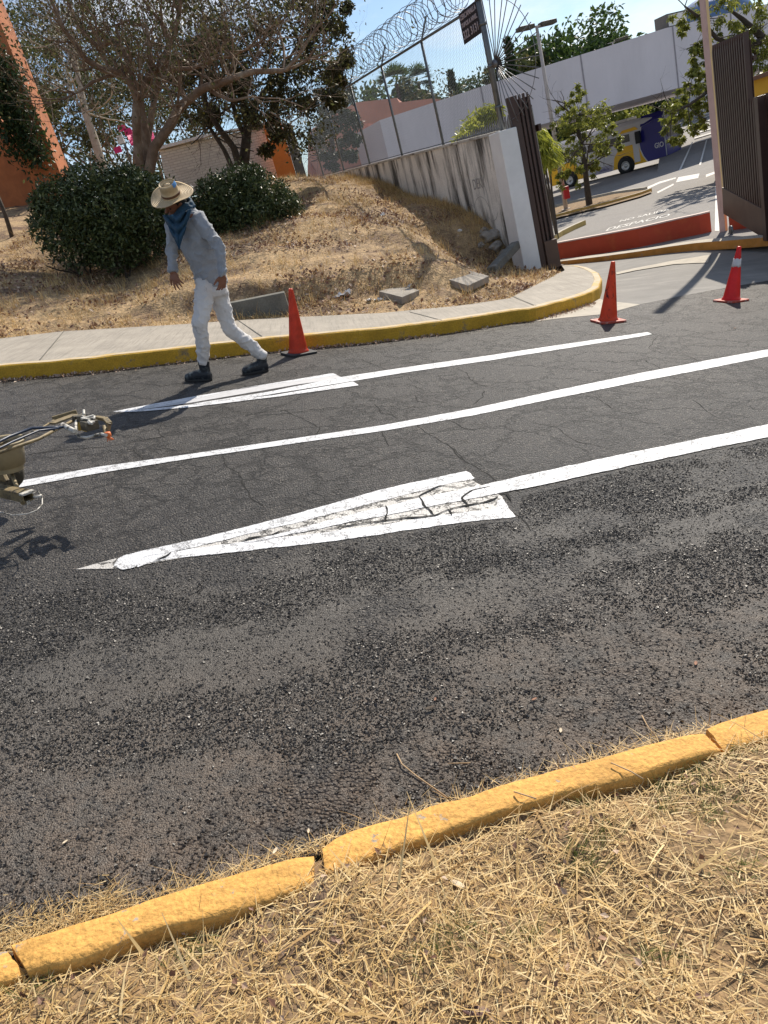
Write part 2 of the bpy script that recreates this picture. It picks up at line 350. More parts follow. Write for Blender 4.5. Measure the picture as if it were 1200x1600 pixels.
KERBY = mat('yellow_kerb_paint', (.63, .34, .085), .8, var=.16, vs=5, bump=.007, bs=62, stain=(.33, .28, .22), sts=(11, 11, 11), stth=(.60, .625), fine=.16)
KERBF = mat('far_yellow_kerb_paint', (.50, .29, .02), .7, var=.2, vs=4, bump=.004, bs=40, stain=(.22, .17, .10), sts=(4, 4, 4), stth=(.57, .66), fine=.15)
CONC = mat('broomed_concrete', (.34, .305, .255), .85, var=.18, vs=2.2, bump=.003, bs=80, stain=(.22, .20, .17), sts=(34, 1.4, 4), stth=(.48, .72), fine=.14)
CONCD = mat('dark_weathered_concrete', (.15, .145, .125), .9, var=.25, vs=5, bump=.004, bs=50, stain=(.30, .28, .24), sts=(6, 6, 6), stth=(.58, .7), fine=.15)
SOIL = mat('straw_soil', (.25, .165, .085), .95, var=.28, vs=7, bump=.02, bs=30, stain=(.17, .115, .075), sts=(2.2, 2.2, 2.2), stth=(.52, .66), fine=.25)
BANK = mat('bank_soil', (.40, .275, .145), .95, var=.32, vs=4, bump=.03, bs=22, stain=(.14, .085, .055), sts=(1.1, 1.1, 1.1), stth=(.47, .62), fine=.3)
STRAW = leaf_mat('straw_blades', [(.26, .15, .055), (.50, .325, .125), (.68, .485, .21), (.80, .63, .34), (.38, .23, .09), (.62, .43, .175)], .15, .6)
GREENB = leaf_mat('green_blades', [(.10, .14, .03), (.20, .24, .06)], .3)
DRYLEAF = leaf_mat('dry_leaves', [(.13, .06, .04), (.24, .13, .085), (.40, .26, .18), (.52, .40, .30)], .1, .6)
BARK = mat('smooth_brown_bark', (.19, .125, .085), .85, var=.3, vs=9, bump=.01, bs=30, stain=(.34, .27, .20), sts=(3, 3, 1.2), stth=(.5, .66))
BARKD = mat('dark_bark', (.07, .055, .042), .9, var=.3, vs=8, bump=.01, bs=30)
BARKL = mat('pale_bark', (.36, .32, .26), .9, var=.25, vs=5, bump=.006, bs=30)
L_HEDGE = leaf_mat('glossy_hedge_leaves', [(.025, .038, .014), (.05, .07, .022), (.09, .115, .04), (.20, .22, .10)], .15, .42)
L_DARK = leaf_mat('dry_olive_leaves', [(.025, .026, .012), (.045, .044, .018), (.075, .068, .024), (.045, .052, .018), (.16, .15, .03)], .3, .5)
L_THICK = leaf_mat('thicket_leaves', [(.03, .035, .015), (.06, .075, .025), (.11, .12, .04), (.15, .12, .05)], .35, .5)
L_GREEN = leaf_mat('tree_leaves', [(.03, .055, .015), (.055, .095, .022), (.09, .14, .03)], .35, .5)
L_DEEP = leaf_mat('deep_green_leaves', [(.016, .032, .012), (.03, .055, .018), (.05, .08, .02)], .3, .5)
L_LIME = leaf_mat('lime_leaves', [(.10, .12, .02), (.20, .22, .04), (.33, .33, .07)], .45, .4)
L_YEL = leaf_mat('yellow_green_leaves', [(.20, .23, .03), (.34, .36, .05), (.46, .46, .10)], .45, .4)
GALV = mat('grey_painted_steel', (.16, .17, .175), .45, .6, var=.2, vs=9)
WIRE = mat('galvanised_wire', (.26, .27, .28), .5, .5, var=.1)
WIRED = mat('razor_wire', (.17, .17, .18), .45, .7, var=.2)
BROWN = mat('brown_gate_paint', (.060, .030, .024), .42, var=.18, vs=3, spec=.5, stain=(.10, .065, .05), sts=(4, 4, .8), stth=(.6, .75))
BROWNB = mat('brown_gate_sheet', (.115, .070, .050), .5, var=.15, vs=3, stain=(.16, .11, .085), sts=(3, 3, 1), stth=(.55, .75))
WALLP = mat('stained_plaster', (.80, .76, .69), .9, var=.14, vs=1.6, bump=.004, bs=30, stain=(.10, .092, .08), sts=(2.1, 2.1, .30), stth=(.46, .58), fine=.1)
PIERW = mat('white_pier_paint', (.80, .80, .79), .85, var=.08, vs=2, bump=.003, bs=25, stain=(.34, .33, .31), sts=(3, 3, 1.3), stth=(.66, .75))
BRIDGEM = mat('pale_mauve_render', (.70, .66, .685), .9, var=.06, vs=.25, bump=.004, bs=6, stain=(.60, .565, .585), sts=(.3, .3, .06), stth=(.5, .75))
SALMON = mat('salmon_render', (.56, .26, .19), .9, var=.12, vs=.5, bump=.01, bs=3)
REDP = mat('red_orange_paint', (.50, .075, .035), .7, var=.12, vs=1.3, bump=.002, bs=30, stain=(.58, .16, .05), sts=(.7, .7, .7), stth=(.55, .7))
ORNG = mat('orange_render', (.42, .145, .055), .9, var=.22, vs=2.2, bump=.01, bs=10, stain=(.30, .11, .05), sts=(1.5, 1.5, .7), stth=(.5, .68))
ORNG2 = mat('bright_orange_paint', (.60, .17, .03), .8, var=.1, vs=2)
PINK = mat('dusty_pink_paint', (.66, .46, .41), .75, var=.1, vs=2, stain=(.40, .25, .2), sts=(3, 3, .6), stth=(.55, .75))
CREAM = mat('cream_yellow_paint', (.72, .52, .24), .75, var=.1, vs=2)
YELW = mat('yellow_ochre_wall', (.60, .32, .03), .8, var=.1, vs=1)
PAVE = mat('grey_block_paving', (.235, .22, .205), .9, var=.16, vs=.5, bump=.006, bs=14, stain=(.17, .16, .155), sts=(.5, .5, .5), stth=(.5, .7), fine=.12)
APRON = mat('driveway_concrete', (.225, .215, .20), .9, var=.14, vs=1.2, bump=.002, bs=60, stain=(.30, .285, .26), sts=(1, 3, 1), stth=(.5, .7), fine=.08)
APRONL = mat('pale_mortar', (.46, .42, .35), .9, var=.15, vs=5, bump=.003, bs=40)
LOTW = mat('lot_white_paint', (.62, .60, .56), .8, var=.15, vs=3)
ORK = mat('orange_kerb_paint', (.55, .24, .05), .8, var=.25, vs=4, stain=(.35, .25, .18), sts=(4, 4, 4), stth=(.55, .66))
ROCK = mat('broken_stone', (.33, .30, .26), .9, var=.3, vs=8, bump=.01, bs=25)
BLACKR = mat('black_rubber', (.02, .02, .021), .7, var=.2)
BRICKW = None
def brick_mat():
    m, t, b = node_mat('cream_brick'); L = t.links.new
    tc = N(t, 'ShaderNodeTexCoord'); sx = N(t, 'ShaderNodeSeparateXYZ'); L(tc.outputs['Object'], sx.inputs[0]); cb = N(t, 'ShaderNodeCombineXYZ'); L(sx.outputs[0], cb.inputs[0]); L(sx.outputs[2], cb.inputs[1])
    br = N(t, 'ShaderNodeTexBrick'); L(cb.outputs[0], br.inputs['Vector']); br.inputs['Scale'].default_value = 1; br.inputs['Brick Width'].default_value = .27; br.inputs['Row Height'].default_value = .09; br.inputs['Mortar Size'].default_value = .008
    br.inputs['Color1'].default_value = (.56, .52, .46, 1); br.inputs['Color2'].default_value = (.64, .60, .52, 1); br.inputs['Mortar'].default_value = (.42, .38, .32, 1)
    L(br.outputs['Color'], b.inputs['Base Color']); b.inputs['Roughness'].default_value = .9
    bp = N(t, 'ShaderNodeBump'); bp.inputs['Distance'].default_value = .01; L(br.outputs['Fac'], bp.inputs['Height']); bp.invert = True; L(bp.outputs[0], b.inputs['Normal']); return m
BRICKW = brick_mat()

# ================================================================== SETTING: ground, road, kerbs, pavement
def strip(name, lines, m, kind='structure', parent=None, smooth=False):
    """loft between polylines with equal point counts"""
    n = len(lines[0]); V = [p for l in lines for p in l]
    Fq = [(i * n + j, i * n + j + 1, (i + 1) * n + j + 1, (i + 1) * n + j) for i in range(len(lines) - 1) for j in range(n - 1)]
    mb = MB(); mb.add(V, Fq, smooth); o = mb.build(name, m, parent)
    if kind: o['kind'] = kind
    return o
def resample(P, step):
    P = np.array(P); seg = np.linalg.norm(np.diff(P, axis=0), axis=1); s = np.r_[0, np.cumsum(seg)]; n = max(2, int(s[-1] / step) + 1)
    q = np.linspace(0, s[-1], n); return np.stack([np.interp(q, s, P[:, i]) for i in range(3)], 1)

# road surface (one sloping sheet), bounded by the kerbs
KR = [road(x, y) for x, y in ((15, 1490), (135, 1455), (320, 1395), (480, 1350), (600, 1298), (830, 1226), (1100, 1155), (1200, 1124))]
ku = np.array([ruv(p) for p in KR]); kfit = np.polyfit(ku[:, 0], ku[:, 1], 2)
def kv(u): u = np.clip(u, -1.8, 1.8); return np.polyval(kfit, u)
us = np.linspace(-45, 45, 181)
fku = np.array([ruv(p) for p in FK[:11]])
entr = [road(x, y) for x, y in ((940, 487), (985, 479), (1030, 470), (1080, 460), (1140, 449), (1200, 439))]
eu = np.array([ruv(p) for p in entr])
fu = np.r_[-60, fku[:9, 0], eu[:, 0], 60]; fv = np.r_[fku[0, 1] - .5, fku[:9, 1], eu[:, 1], eu[-1, 1] + (60 - eu[-1, 0]) * .16]
def fvd(u): return np.interp(u, fu, fv)
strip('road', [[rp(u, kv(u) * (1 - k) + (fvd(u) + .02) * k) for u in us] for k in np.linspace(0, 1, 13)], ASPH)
# big ground sheet well below everything near, out to the horizon
g = MB(); g.add([(-900, 14, LOT - 3.2), (900, 14, LOT - 3.2), (900, 1500, LOT - 3.2), (-900, 1500, LOT - 3.2), (900, -400, -12), (-900, -400, -12)], [(0, 1, 2, 3), (5, 4, 1, 0)])
tag(g.build('ground', SOIL), kind='structure')
# parking-lot paving, level
lk = [level(x, y, LOT) for x, y in ((878, 412), (940, 405), (1000, 397), (1045, 390), (1090, 384), (1150, 380), (1200, 375))]
edge = [np.array([4.3, 19.6, LOT])] + lk + [lk[-1] + np.array([1.5, -1.0, 0]), lk[-1] + np.array([12, -1.5, 0]), lk[-1] + np.array([90, 8, 0])]
fa = MB(); fa.add(edge + [np.array([420., 500., LOT]), np.array([-220., 500., LOT]), np.array([-30., 48., LOT]), np.array([1.5, 36., LOT])], [tuple(range(len(edge) + 4))])
tag(fa.build('car_park_paving', PAVE), kind='structure')

RA0, RB0 = level(1030, 272, LOT), level(1260, 212, LOT); RC0 = deep(1095, 172, 92)
rn_ = np.cross(RB0 - RA0, RC0 - RA0); rn_ /= np.linalg.norm(rn_); rn_ = rn_ if rn_[2] > 0 else -rn_
def ramp_pt(x, y, h=0.): d = ray(x, y); return C + d * ((rn_.dot(RA0 - C) + h) / rn_.dot(d))
ml = ramp_pt(1038, 196); fl_ = ramp_pt(1060, 165)
mb = MB(); mb.add([RA0 + (RA0 - RB0) * .02 - np.array([0, 0, .05]), RB0 + (RB0 - RA0) * 3 - np.array([0, 0, .05]), RB0 + (RB0 - RA0) * 3 + (RC0 - RA0) * 1.5, fl_ + (RC0 - RA0) * .5, fl_, ml], [(0, 1, 2, 3, 4, 5)]) ; tag(mb.build('rising_paving', PAVE), kind='structure')

# verge on the camera's side
def vergeh(u, v): return .084 + .012 * np.sin(u * 5.1 + v * 3) + .01 * np.sin(u * 11 - v * 9) - .02 * smoothstep(.1, .0, v)
VU = np.r_[np.linspace(-40, -3, 20), np.linspace(-2.8, 2.8, 120), np.linspace(3, 40, 20)]
VV = np.r_[np.linspace(-.02, 1.4, 50), np.linspace(1.6, 30, 14)]
KW = .115
strip('verge_soil', [[rp(u, kv(u) - KW - vv, vergeh(u, vv) + .006 * nz3((u, vv, 0), 14)) for u in VU] for vv in VV], SOIL, smooth=True)

# near kerb stones: top edges measured from the photo
def kerb_block(ra, va, h0=.10, sub=18, jit=.0032, seed=0, caps=True):
    A = resample([road(x, y, h0) for x, y in ra], .04); n = len(A); B0 = np.array([road(x, y, h0) for x, y in va])
    seg = np.linalg.norm(np.diff(B0, axis=0), axis=1); s = np.r_[0, np.cumsum(seg)]; q = np.linspace(0, s[-1], n); B = np.stack([np.interp(q, s, B0[:, i]) for i in range(3)], 1)
    rows = []
    for k, (tt, hh) in enumerate(((0, -.14), (-.01, -.03), (.0, -.005), (.04, .0), (.22, .001), (.4, .002), (.6, .002), (.8, .001), (.96, -.001), (1.0, -.008), (1.0, -.035), (.98, -.14))):
        row = []
        for i in range(n):
            p = A[i] * (1 - tt) + B[i] * tt + RN * hh
            e = 1.0 if 2 < k < 9 else .5
            q3 = (p[0] * 9 + seed, p[1] * 9, k * .7)
            p = p + RN * jit * 2.0 * nz3(q3, 1.3) * (1 if 0 < k < 11 else 0) + (RV * jit * 1.6 * nz3((q3[0] + 9, q3[1], k), 1.) if k in (1, 2, 3, 8, 9, 10) else 0)
            if i in (0, n - 1) and 0 < k < 11: p = p - RN * .008
            row.append(p)
        rows.append(row)
    mb = MB(); m_ = len(rows); V = [p for r in rows for p in r]
    mb.add(V, [(i * n + j, i * n + j + 1, (i + 1) * n + j + 1, (i + 1) * n + j) for i in range(m_ - 1) for j in range(n - 1)], True)
    mb.add([r[0] for r in rows], [list(range(m_))]); mb.add([r[-1] for r in rows], [list(range(m_))[::-1]])
    return tag(mb.build('kerb', KERBY), kind='structure')
kerb_block([(15, 1472), (135, 1437), (155, 1433), (320, 1377), (490, 1333)], [(42, 1514), (115, 1503), (240, 1452), (350, 1430), (490, 1380)], seed=1)
kerb_block([(503, 1322), (545, 1298), (600, 1283), (830, 1212), (960, 1177), (1098, 1142)], [(508, 1365), (560, 1345), (600, 1333), (700, 1297), (850, 1247), (1000, 1210), (1128, 1170)], seed=5)
kerb_block([(1104, 1134), (1200, 1107), (1330, 1068), (1500, 1020)], [(1134, 1172), (1200, 1152), (1330, 1116), (1500, 1062)], .104, seed=9)
kerb_block([(-330, 1585), (-160, 1530), (8, 1480)], [(-300, 1640), (-130, 1580), (38, 1520)], .09, seed=14)

# far kerb and pavement
fkt = np.array(FK) + RN * .16
back = resample(BK, .25)
def stripkerb():
    P = resample(FK, .12); n = len(P); mb = MB()
    T = np.gradient(P, axis=0); T /= np.linalg.norm(T, axis=1)[:, None]; S = np.cross(RN, T); S /= np.linalg.norm(S, axis=1)[:, None]   # inward (away from the road)
    rows = []
    for k, (o, h) in enumerate(((0, -.1), (0, .02), (.006, .125), (.012, .148), (.03, .160), (.12, .163), (.13, .155))):
        rows.append([P[i] + S[i] * (o + .006 * nz3(P[i] * 3 + k, 2.)) + RN * (h + (.006 * nz3(P[i] + 5, 4.) if 1 < k else 0)) for i in range(n)])
    V = [p for r in rows for p in r]
    mb.add(V, [(i * n + j, i * n + j + 1, (i + 1) * n + j + 1, (i + 1) * n + j) for i in range(len(rows) - 1) for j in range(n - 1)], False)
    for idx, f in enumerate(mb.f): mb.mi[idx] = 1 if idx // (n - 1) >= 4 else 0
    tag(mb.build('kerb', [KERBF, mat('scuffed_kerb_top', (.52, .43, .30), .85, var=.15, vs=5, stain=(.55, .38, .12), sts=(3, 3, 3), stth=(.5, .62))]), kind='structure')
    return P + S * .125, S
inner, KS = stripkerb()
fi = resample(inner, .1); n_ = 160
def rs(P, n):
    P = np.array(P); seg = np.linalg.norm(np.diff(P, axis=0), axis=1); s = np.r_[0, np.cumsum(seg)]; q = np.linspace(0, s[-1], n); return np.stack([np.interp(q, s, P[:, i]) for i in range(3)], 1)
ia = rs(inner, n_); ib = rs([p for p in BK], n_)
# match stations by position along the road on the straight part, by fraction on the bulb
iu = np.array([ruv(p)[0] for p in ia]); bu = np.array([ruv(p)[0] for p in ib])
nst = 200; frac = np.linspace(0, 1, nst)
umaxb = bu.max(); bq = np.interp(frac, [0, .8, 1], [bu[0], ruv(BK[9])[0], bu[-1]])
kb_i = int(np.argmax(iu)); pa = []; uu_ = np.interp(frac, [0, .8], [iu[0], ruv(FK[10])[0]])
cut = np.argmax(iu > ruv(FK[10])[0]); sa = rs(ia[cut:], int(nst * .2))
na = nst - len(sa); pa = [ia[0] + (ia[cut] - ia[0]) * 0 for _ in range(0)]
for j in range(na):
    u_ = np.interp(j / na, [0, 1], [iu[0], iu[cut]]); pa.append(np.array([np.interp(u_, iu[:cut + 1], ia[:cut + 1, i]) for i in range(3)]))
pa = pa + list(sa)
pb = []
for j in range(nst):
    u_ = np.interp(j, [0, na, nst - 1], [iu[0], ruv(BK[9])[0] - .2, bu[-1]]); pb.append(np.array([np.interp(u_, bu, ib[:, i]) for i in range(3)]))
def flatp(p, h): return p + RN * (h - hr(p))
strip('pavement', [[flatp(pa[j] * (1 - k) + pb[j] * k, .155 + .004 * nz3(pa[j] * (1 - k) + pb[j] * k, 1.5)) for j in range(nst)] for k in np.linspace(-.0, 1.0, 9)], CONC)
# expansion joints and broom marks as shallow dark lines pressed in
jm = MB()
for px0, py0, px1, py1 in ((100, 517, 62, 562), (372, 500, 409, 525), (640, 487, 690, 500), (802, 463, 838, 478)):
    a, b_ = road(px0, py0, .1612), road(px1, py1, .1612); jm.bar(a, b_, .012, .002, RN)
tag(jm.build('pavement_joint', CONCD), kind='structure')

# driveway apron between the road edge and the car park
ap0 = [road(x, y, -.004) for x, y in ((938, 489), (985, 480), (1030, 471), (1080, 461), (1140, 450), (1200, 440), (1330, 415))]
ap1 = [level(x, y, LOT - .07) for x, y in ((878, 411), (945, 404), (1000, 396), (1045, 389.5), (1090, 383.5), (1150, 379.5), (1210, 373))]
apl = [np.array([4.6, 14.2, rz(4.6, 14.2)])]
def lof(t, k): return ap0[t] * (1 - k) + ap1[t] * k
aps = []
q0 = rs(ap0, 40); q1 = rs(ap1, 40)
q0[0] = road(900, 484, -.01)
strip('driveway', [[q0[j] * (1 - k) + q1[j] * k for j in range(40)] for k in np.linspace(0, 1, 12)], APRON, smooth=True)
# the piece of apron tucked behind the pavement's rounded end
pm = MB(); bulb = [p + RN * .0 for p in FK[9:]]; cen = road(915, 480, -.012)
tgt = [q0[0] * (1 - k) + q1[0] * k for k in np.linspace(0, 1, len(bulb))]
strip('driveway_edge', [[b_ + RN * -.006 - np.array([.02, 0, 0]) for b_ in bulb], [t_ - RN * .008 + np.array([.03, 0, 0]) for t_ in tgt]], APRON)
# pale mortar seam along the asphalt edge and a tongue of light mortar by the kerb
mo = MB()
mo.prism([road(x, y, .003) for x, y in ((833, 503), (900, 484), (937, 467), (945, 470), (1000, 476), (945, 491), (880, 497))], RN, .003)
tag(mo.build('gutter', APRONL), kind='structure')
_gr = np.array([[q0_ * (1 - k) + q1_ * k for k in np.linspace(0, 1, 90)] for q0_, q1_ in zip(rs(q0, 300), rs(q1, 300))]).reshape(-1, 3)
_gc = (_gr - C) @ R; _gp = np.stack([CX + F * _gc[:, 0] / _gc[:, 2], CY + F * _gc[:, 1] / _gc[:, 2]], 1)
jn = MB()
def on_apron(px, py, lift=.006): return _gr[np.argmin(((_gp - np.array([px, py])) ** 2).sum(1))] + np.array([0, 0, .006])
def on_apron_old(px, py, lift=.006):
    d = ray(px, py); best = None
    P0 = q0[20]; nn_ = np.cross(q1[20] - q0[20], q0[32] - q0[8]); nn_ /= np.linalg.norm(nn_)
    if nn_[2] < 0: nn_ = -nn_
    t_ = nn_.dot(P0 + nn_ * lift - C) / nn_.dot(d); return C + t_ * d
ja = [(962, 426), (990, 420), (1020, 414), (1050, 408), (1080, 403), (1110, 398)]; jb = [(964, 429), (992, 423), (1022, 418), (1052, 413), (1082, 412), (1106, 411)]
jn.add([on_apron(x, y) for x, y in ja + jb], [(i, i + 1, i + 7, i + 6) for i in range(5)])
tag(jn.build('mortar_strip', APRONL), kind='structure')

# embankment terrain (left and behind)
def terrain():
    gx = np.r_[np.linspace(-60, -9, 24), np.linspace(-8.6, 4.55, 150)]; sy = np.r_[np.linspace(-.06, 1.2, 26), np.linspace(1.3, 14, 100), np.linspace(14.5, 60, 30)]
    X = np.repeat(gx[:, None], len(sy), 1); Yb = yback(gx)[:, None]; Y = Yb + sy[None, :]
    # right border follows the fence wall
    Z = tz(X, Y)
    lim = 4.34 - .21 * (Y - 15.3) + .1
    X2 = np.minimum(X, np.where(Y > 15.0, lim, 99)); Z = tz(X2, Y)
    nzv = np.array([[nz3((x, y, 0), 1.6) * .05 + nz3((x, y, 3), 5.) * .025 for y in r2] for x, r2 in zip(gx, Y)])
    Z = Z + nzv * smoothstep(.05, .6, sy)[None, :]
    V = np.stack([X2, Y, Z], 2).reshape(-1, 3); a, b_ = len(gx), len(sy)
    Fq = np.array([(i * b_ + j, (i + 1) * b_ + j, (i + 1) * b_ + j + 1, i * b_ + j + 1) for i in range(a - 1) for j in range(b_ - 1)])
    o = link('embankment', fastmesh('embankment', V, Fq, smooth=True), BANK); tag(o, kind='structure')
terrain()

# ------------------------------------------------------------------ painted road markings (sheets just above the asphalt)
def rough_poly(name, pts, m, h=.004, j=.004, label=None, cat=None, seed=0):
    P = resample([road(x, y, h) for x, y in pts] + [road(*pts[0], h)], .018)[:-1]
    P = [p + RU * j * nz3(p + seed, 14.) + RV * j * (.7 * nz3(p + seed + 7, 12.) + .5 * nz3(p + seed + 3, 45.)) for p in P]
    bm = bmesh.new(); vs = [bm.verts.new(tuple(p)) for p in P]; f = bm.faces.new(vs); bmesh.ops.triangulate(bm, faces=[f])
    r = bmesh.ops.extrude_face_region(bm, geom=bm.faces[:]); bmesh.ops.translate(bm, verts=[v for v in r['geom'] if isinstance(v, bmesh.types.BMVert)], vec=tuple(RN * .0008))
    bmesh.ops.recalc_face_normals(bm, faces=bm.faces[:]); me = bpy.data.meshes.new(name); bm.to_mesh(me); bm.free()
    return tag(link(name, me, m), kind='structure')
A_top = [(178, 885), (182, 873), (194, 867), (245, 856), (300, 844), (390, 822), (475, 799), (600, 764), (728, 736), (735, 739), (742, 748), (700, 756), (594, 783), (520, 802), (475, 814), (410, 829), (350, 844), (290, 858), (225, 870), (212, 886), (190, 890)]
A_mid = [(440, 833), (487, 820), (560, 801), (662, 777), (762, 756), (850, 736), (1000, 704), (1100, 684), (1210, 661), (1380, 626), (1380, 644), (1210, 681), (1100, 703), (1000, 724), (850, 757), (762, 774), (644, 797), (560, 813), (480, 830), (400, 846), (380, 848)]
A_bot = [(337, 852), (437, 840), (500, 833), (575, 823), (650, 812), (725, 800), (775, 796), (778, 781), (786, 780), (796, 795), (806, 808), (760, 812), (700, 819), (587, 836), (500, 848), (412, 857), (340, 866), (281, 871), (235, 879), (212, 887), (215, 868), (280, 861)]
old = [(120, 889), (150, 881), (200, 868), (400, 830), (600, 775), (728, 742), (748, 756), (785, 776), (795, 800), (600, 828), (400, 850), (240, 880), (175, 889)]
rough_poly('road_marking', old, OLDW, .002, .008)
rough_poly('road_marking', A_bot, WHITE, .003, .011, seed=3)
rough_poly('road_marking', A_top, WHITE, .0042, .011, seed=5)
rough_poly('road_marking', A_mid, WHITE, .0054, .010, seed=8)
rough_poly('road_marking', [(-260, 815), (-100, 782), (0, 757), (150, 730), (300, 709), (480, 682), (600, 664), (740, 638), (860, 612), (1000, 583), (1100, 564), (1210, 544), (1380, 512), (1380, 523), (1210, 555), (1100, 577), (1000, 596), (860, 624), (740, 649), (600, 673), (480, 690), (300, 716), (150, 740), (0, 767), (-100, 790), (-260, 823)], WHITE, .004, .004, seed=11)
rough_poly('road_marking', [(178, 644), (300, 620), (400, 604), (520, 583), (530, 588), (538, 591), (470, 600), (300, 629), (215, 641)], mat('thin_white_paint', (.50, .50, .51), .6, var=.12, vs=20, stain=(.30, .30, .30), sts=(20, 20, 20), stth=(.58, .7)), .002, .004, seed=12)
rough_poly('road_marking', [(176, 643), (240, 631), (300, 620), (400, 603), (520, 583), (527, 586), (450, 597), (380, 606), (300, 624), (240, 637), (200, 643)], WHITE, .003, .003, seed=13)
rough_poly('road_marking', [(300, 631), (420, 612), (540, 588), (640, 573), (760, 556), (880, 538), (1012, 519), (1019, 522), (1000, 526), (880, 545), (760, 564), (640, 581), (560, 594), (430, 615), (340, 630)], WHITE, .0042, .003, seed=14)
rough_poly('road_marking', [(300, 632), (430, 617), (552, 596), (561, 602), (440, 619), (300, 636), (220, 643), (185, 644)], WHITE, .0054, .003, seed=15)

CRK = [[(587,630),(595,645),(613,648),(623,655)],[(648,617),(653,627),(673,632)],[(713,575),(728,582),(735,592),(747,600),(777,608)],[(755,610),(755,620),(737,633)],[(688,652),(713,660),(720,668),(743,673)],[(650,663),(667,677),(707,700),(725,720)],[(593,670),(608,697)],
 [(1024,528),(1020,537),(1013,545),(1041,554),(1075,556),(1095,565)],[(1007,562),(1027,573),(1034,578)],[(1081,624),(1095,633),(1104,644),(1129,657)],[(1112,573),(1146,578),(1194,581)],[(1041,590),(1104,595),(1132,602)],
 [(347,711),(353,730),(372,739),(381,761),(397,780),(409,792)],[(281,827),(294,839)],[(706,699),(725,717),(762,742),(790,762),(815,770)],[(250,662),(247,677),(260,684)],[(207,701),(211,709),(225,716)],[(30,712),(82,705),(125,701),(155,699),(200,692),(260,681)],
 [(1035,900),(1055,920),(1062,934)],[(800,799),(819,814),(831,830)],[(560,560),(590,572),(640,566),(700,578)],[(860,600),(880,612),(930,620),(960,640)],[(440,640),(470,652),(500,668),(490,690)],[(930,560),(960,566),(1007,562)],[(830,660),(870,668),(900,690),(950,700)],[(380,650),(410,644),(460,640)],[(1030,860),(1060,872),(1110,868)]]
CRP = [[(747,752),(719,761),(687,758),(656,774),(619,780)],[(775,774),(762,783),(731,789),(700,796),(681,805),(631,808),(600,814),(562,818),(512,827),(500,830)],[(440,829),(425,836),(375,844)],[(700,796),(706,805)],[(731,789),(722,778),(735,766),(765,760)],[(656,774),(662,790),(681,805)],[(600,790),(606,802),(600,814)],[(775,774),(790,770),(800,780)],[(240,878),(262,868),(270,862)]]
def crack_strip(name, lines, h, w0, w1):
    mb = MB()
    for ci, ln in enumerate(lines):
        P = resample([road(x, y, h) for x, y in ln], .02); n = len(P); P = [p + RU * .018 * nz3(p + ci, 9.) + RV * .018 * nz3(p + ci + 5, 9.) for p in P]
        V = []
        for i in range(n):
            d = unit(P[min(i + 1, n - 1)] - P[max(i - 1, 0)]); q = np.cross(RN, d); w_ = (w0 + (w1 - w0) * max(0, nz3(P[i] + ci, 12.) + .4)) * min(1, .25 + min(i, n - 1 - i) / 4); V += [P[i] + q * w_, P[i] - q * w_]
        mb.add(V, [(2 * i, 2 * i + 1, 2 * i + 3, 2 * i + 2) for i in range(n - 1)])
    return tag(mb.build(name, CRKM), kind='structure')
CRKM = mat('open_crack', (.008, .008, .0075), .95, var=.3, vs=30)
crack_strip('road_cracks', CRK, .0016, .0022, .006)
crack_strip('road_cracks', CRP, .0076, .0035, .011)

# ================================================================== FENCE WALL, PIER, CHAIN-LINK
FD = np.array([-.211, 1., .0]); FD /= np.linalg.norm(FD); FN = np.array([FD[1], -FD[0], 0.])    # along the wall, and to its right
FP = np.array([4.34, 15.3, 0.])
def fz(s): return 2.13 + .056 * s                       # top of the wall along its length
def fp(s, z, off=0.): return FP + FD * s + FN * off + np.array([0, 0, z])
zv = np.array([0, 0, 1.])
bw = thing('boundary_wall', 'stained grey plaster wall carrying the chain-link fence above the dry bank', 'wall', fp(0, -1))
mb = MB(); S = np.linspace(.45, 18, 40)
V = []
for s in S:
    for off, z in ((-.10, -1.5), (-.10, fz(s)), (.10, fz(s)), (.10, -1.5)): V.append(fp(s, z, off))
mb.add(V, [(i * 4 + j, i * 4 + (j + 1) % 4, (i + 1) * 4 + (j + 1) % 4, (i + 1) * 4 + j) for i in range(len(S) - 1) for j in range(4)] + [(0, 1, 2, 3)]); mb.build('wall', WALLP, bw)
mb = MB(); a0 = [fp(s, fz(s) + .003, 0) for s in (.45, 18)]; mb.bar(a0[0], a0[1], .25, .05); mb.build('coping', mat('pale_coping', (.50, .48, .44), .9, var=.2, vs=4, stain=(.2, .18, .16), sts=(3, 3, 3)), bw)
# scribbled paint on the wall
def text_mesh(txt, size, ext=.004, bold=0.):
    c = bpy.data.curves.new('t', 'FONT'); c.body = txt; c.size = size; c.extrude = ext; c.offset = bold; c.align_x = 'CENTER'; c.align_y = 'CENTER'
    o = bpy.data.objects.new('t', c); COL.objects.link(o); dg = bpy.context.evaluated_depsgraph_get(); me = bpy.data.meshes.new_from_object(o.evaluated_get(dg)); me.name = 'lettering'
    bpy.data.objects.remove(o); return me
def place_text(name, txt, size, o, xa, ya, m, parent, sx=1., bold=0., ext=.003):
    me = text_mesh(txt, size, ext, bold); xa = np.array(xa) / np.linalg.norm(xa); ya = np.array(ya) / np.linalg.norm(ya); za = np.cross(xa, ya)
    T = Matrix.Identity(4)
    for i in range(3): T[i][0] = xa[i] * sx; T[i][1] = ya[i]; T[i][2] = za[i]; T[i][3] = o[i]
    me.transform(T); return link(name, me, m, parent)
SCR = mat('faded_scrawl', (.34, .32, .30), .9)
place_text('graffiti', 'DEKY', .30, fp(1.65, 1.35, -.104), -FD, zv, SCR, bw, .8)
mb = MB()
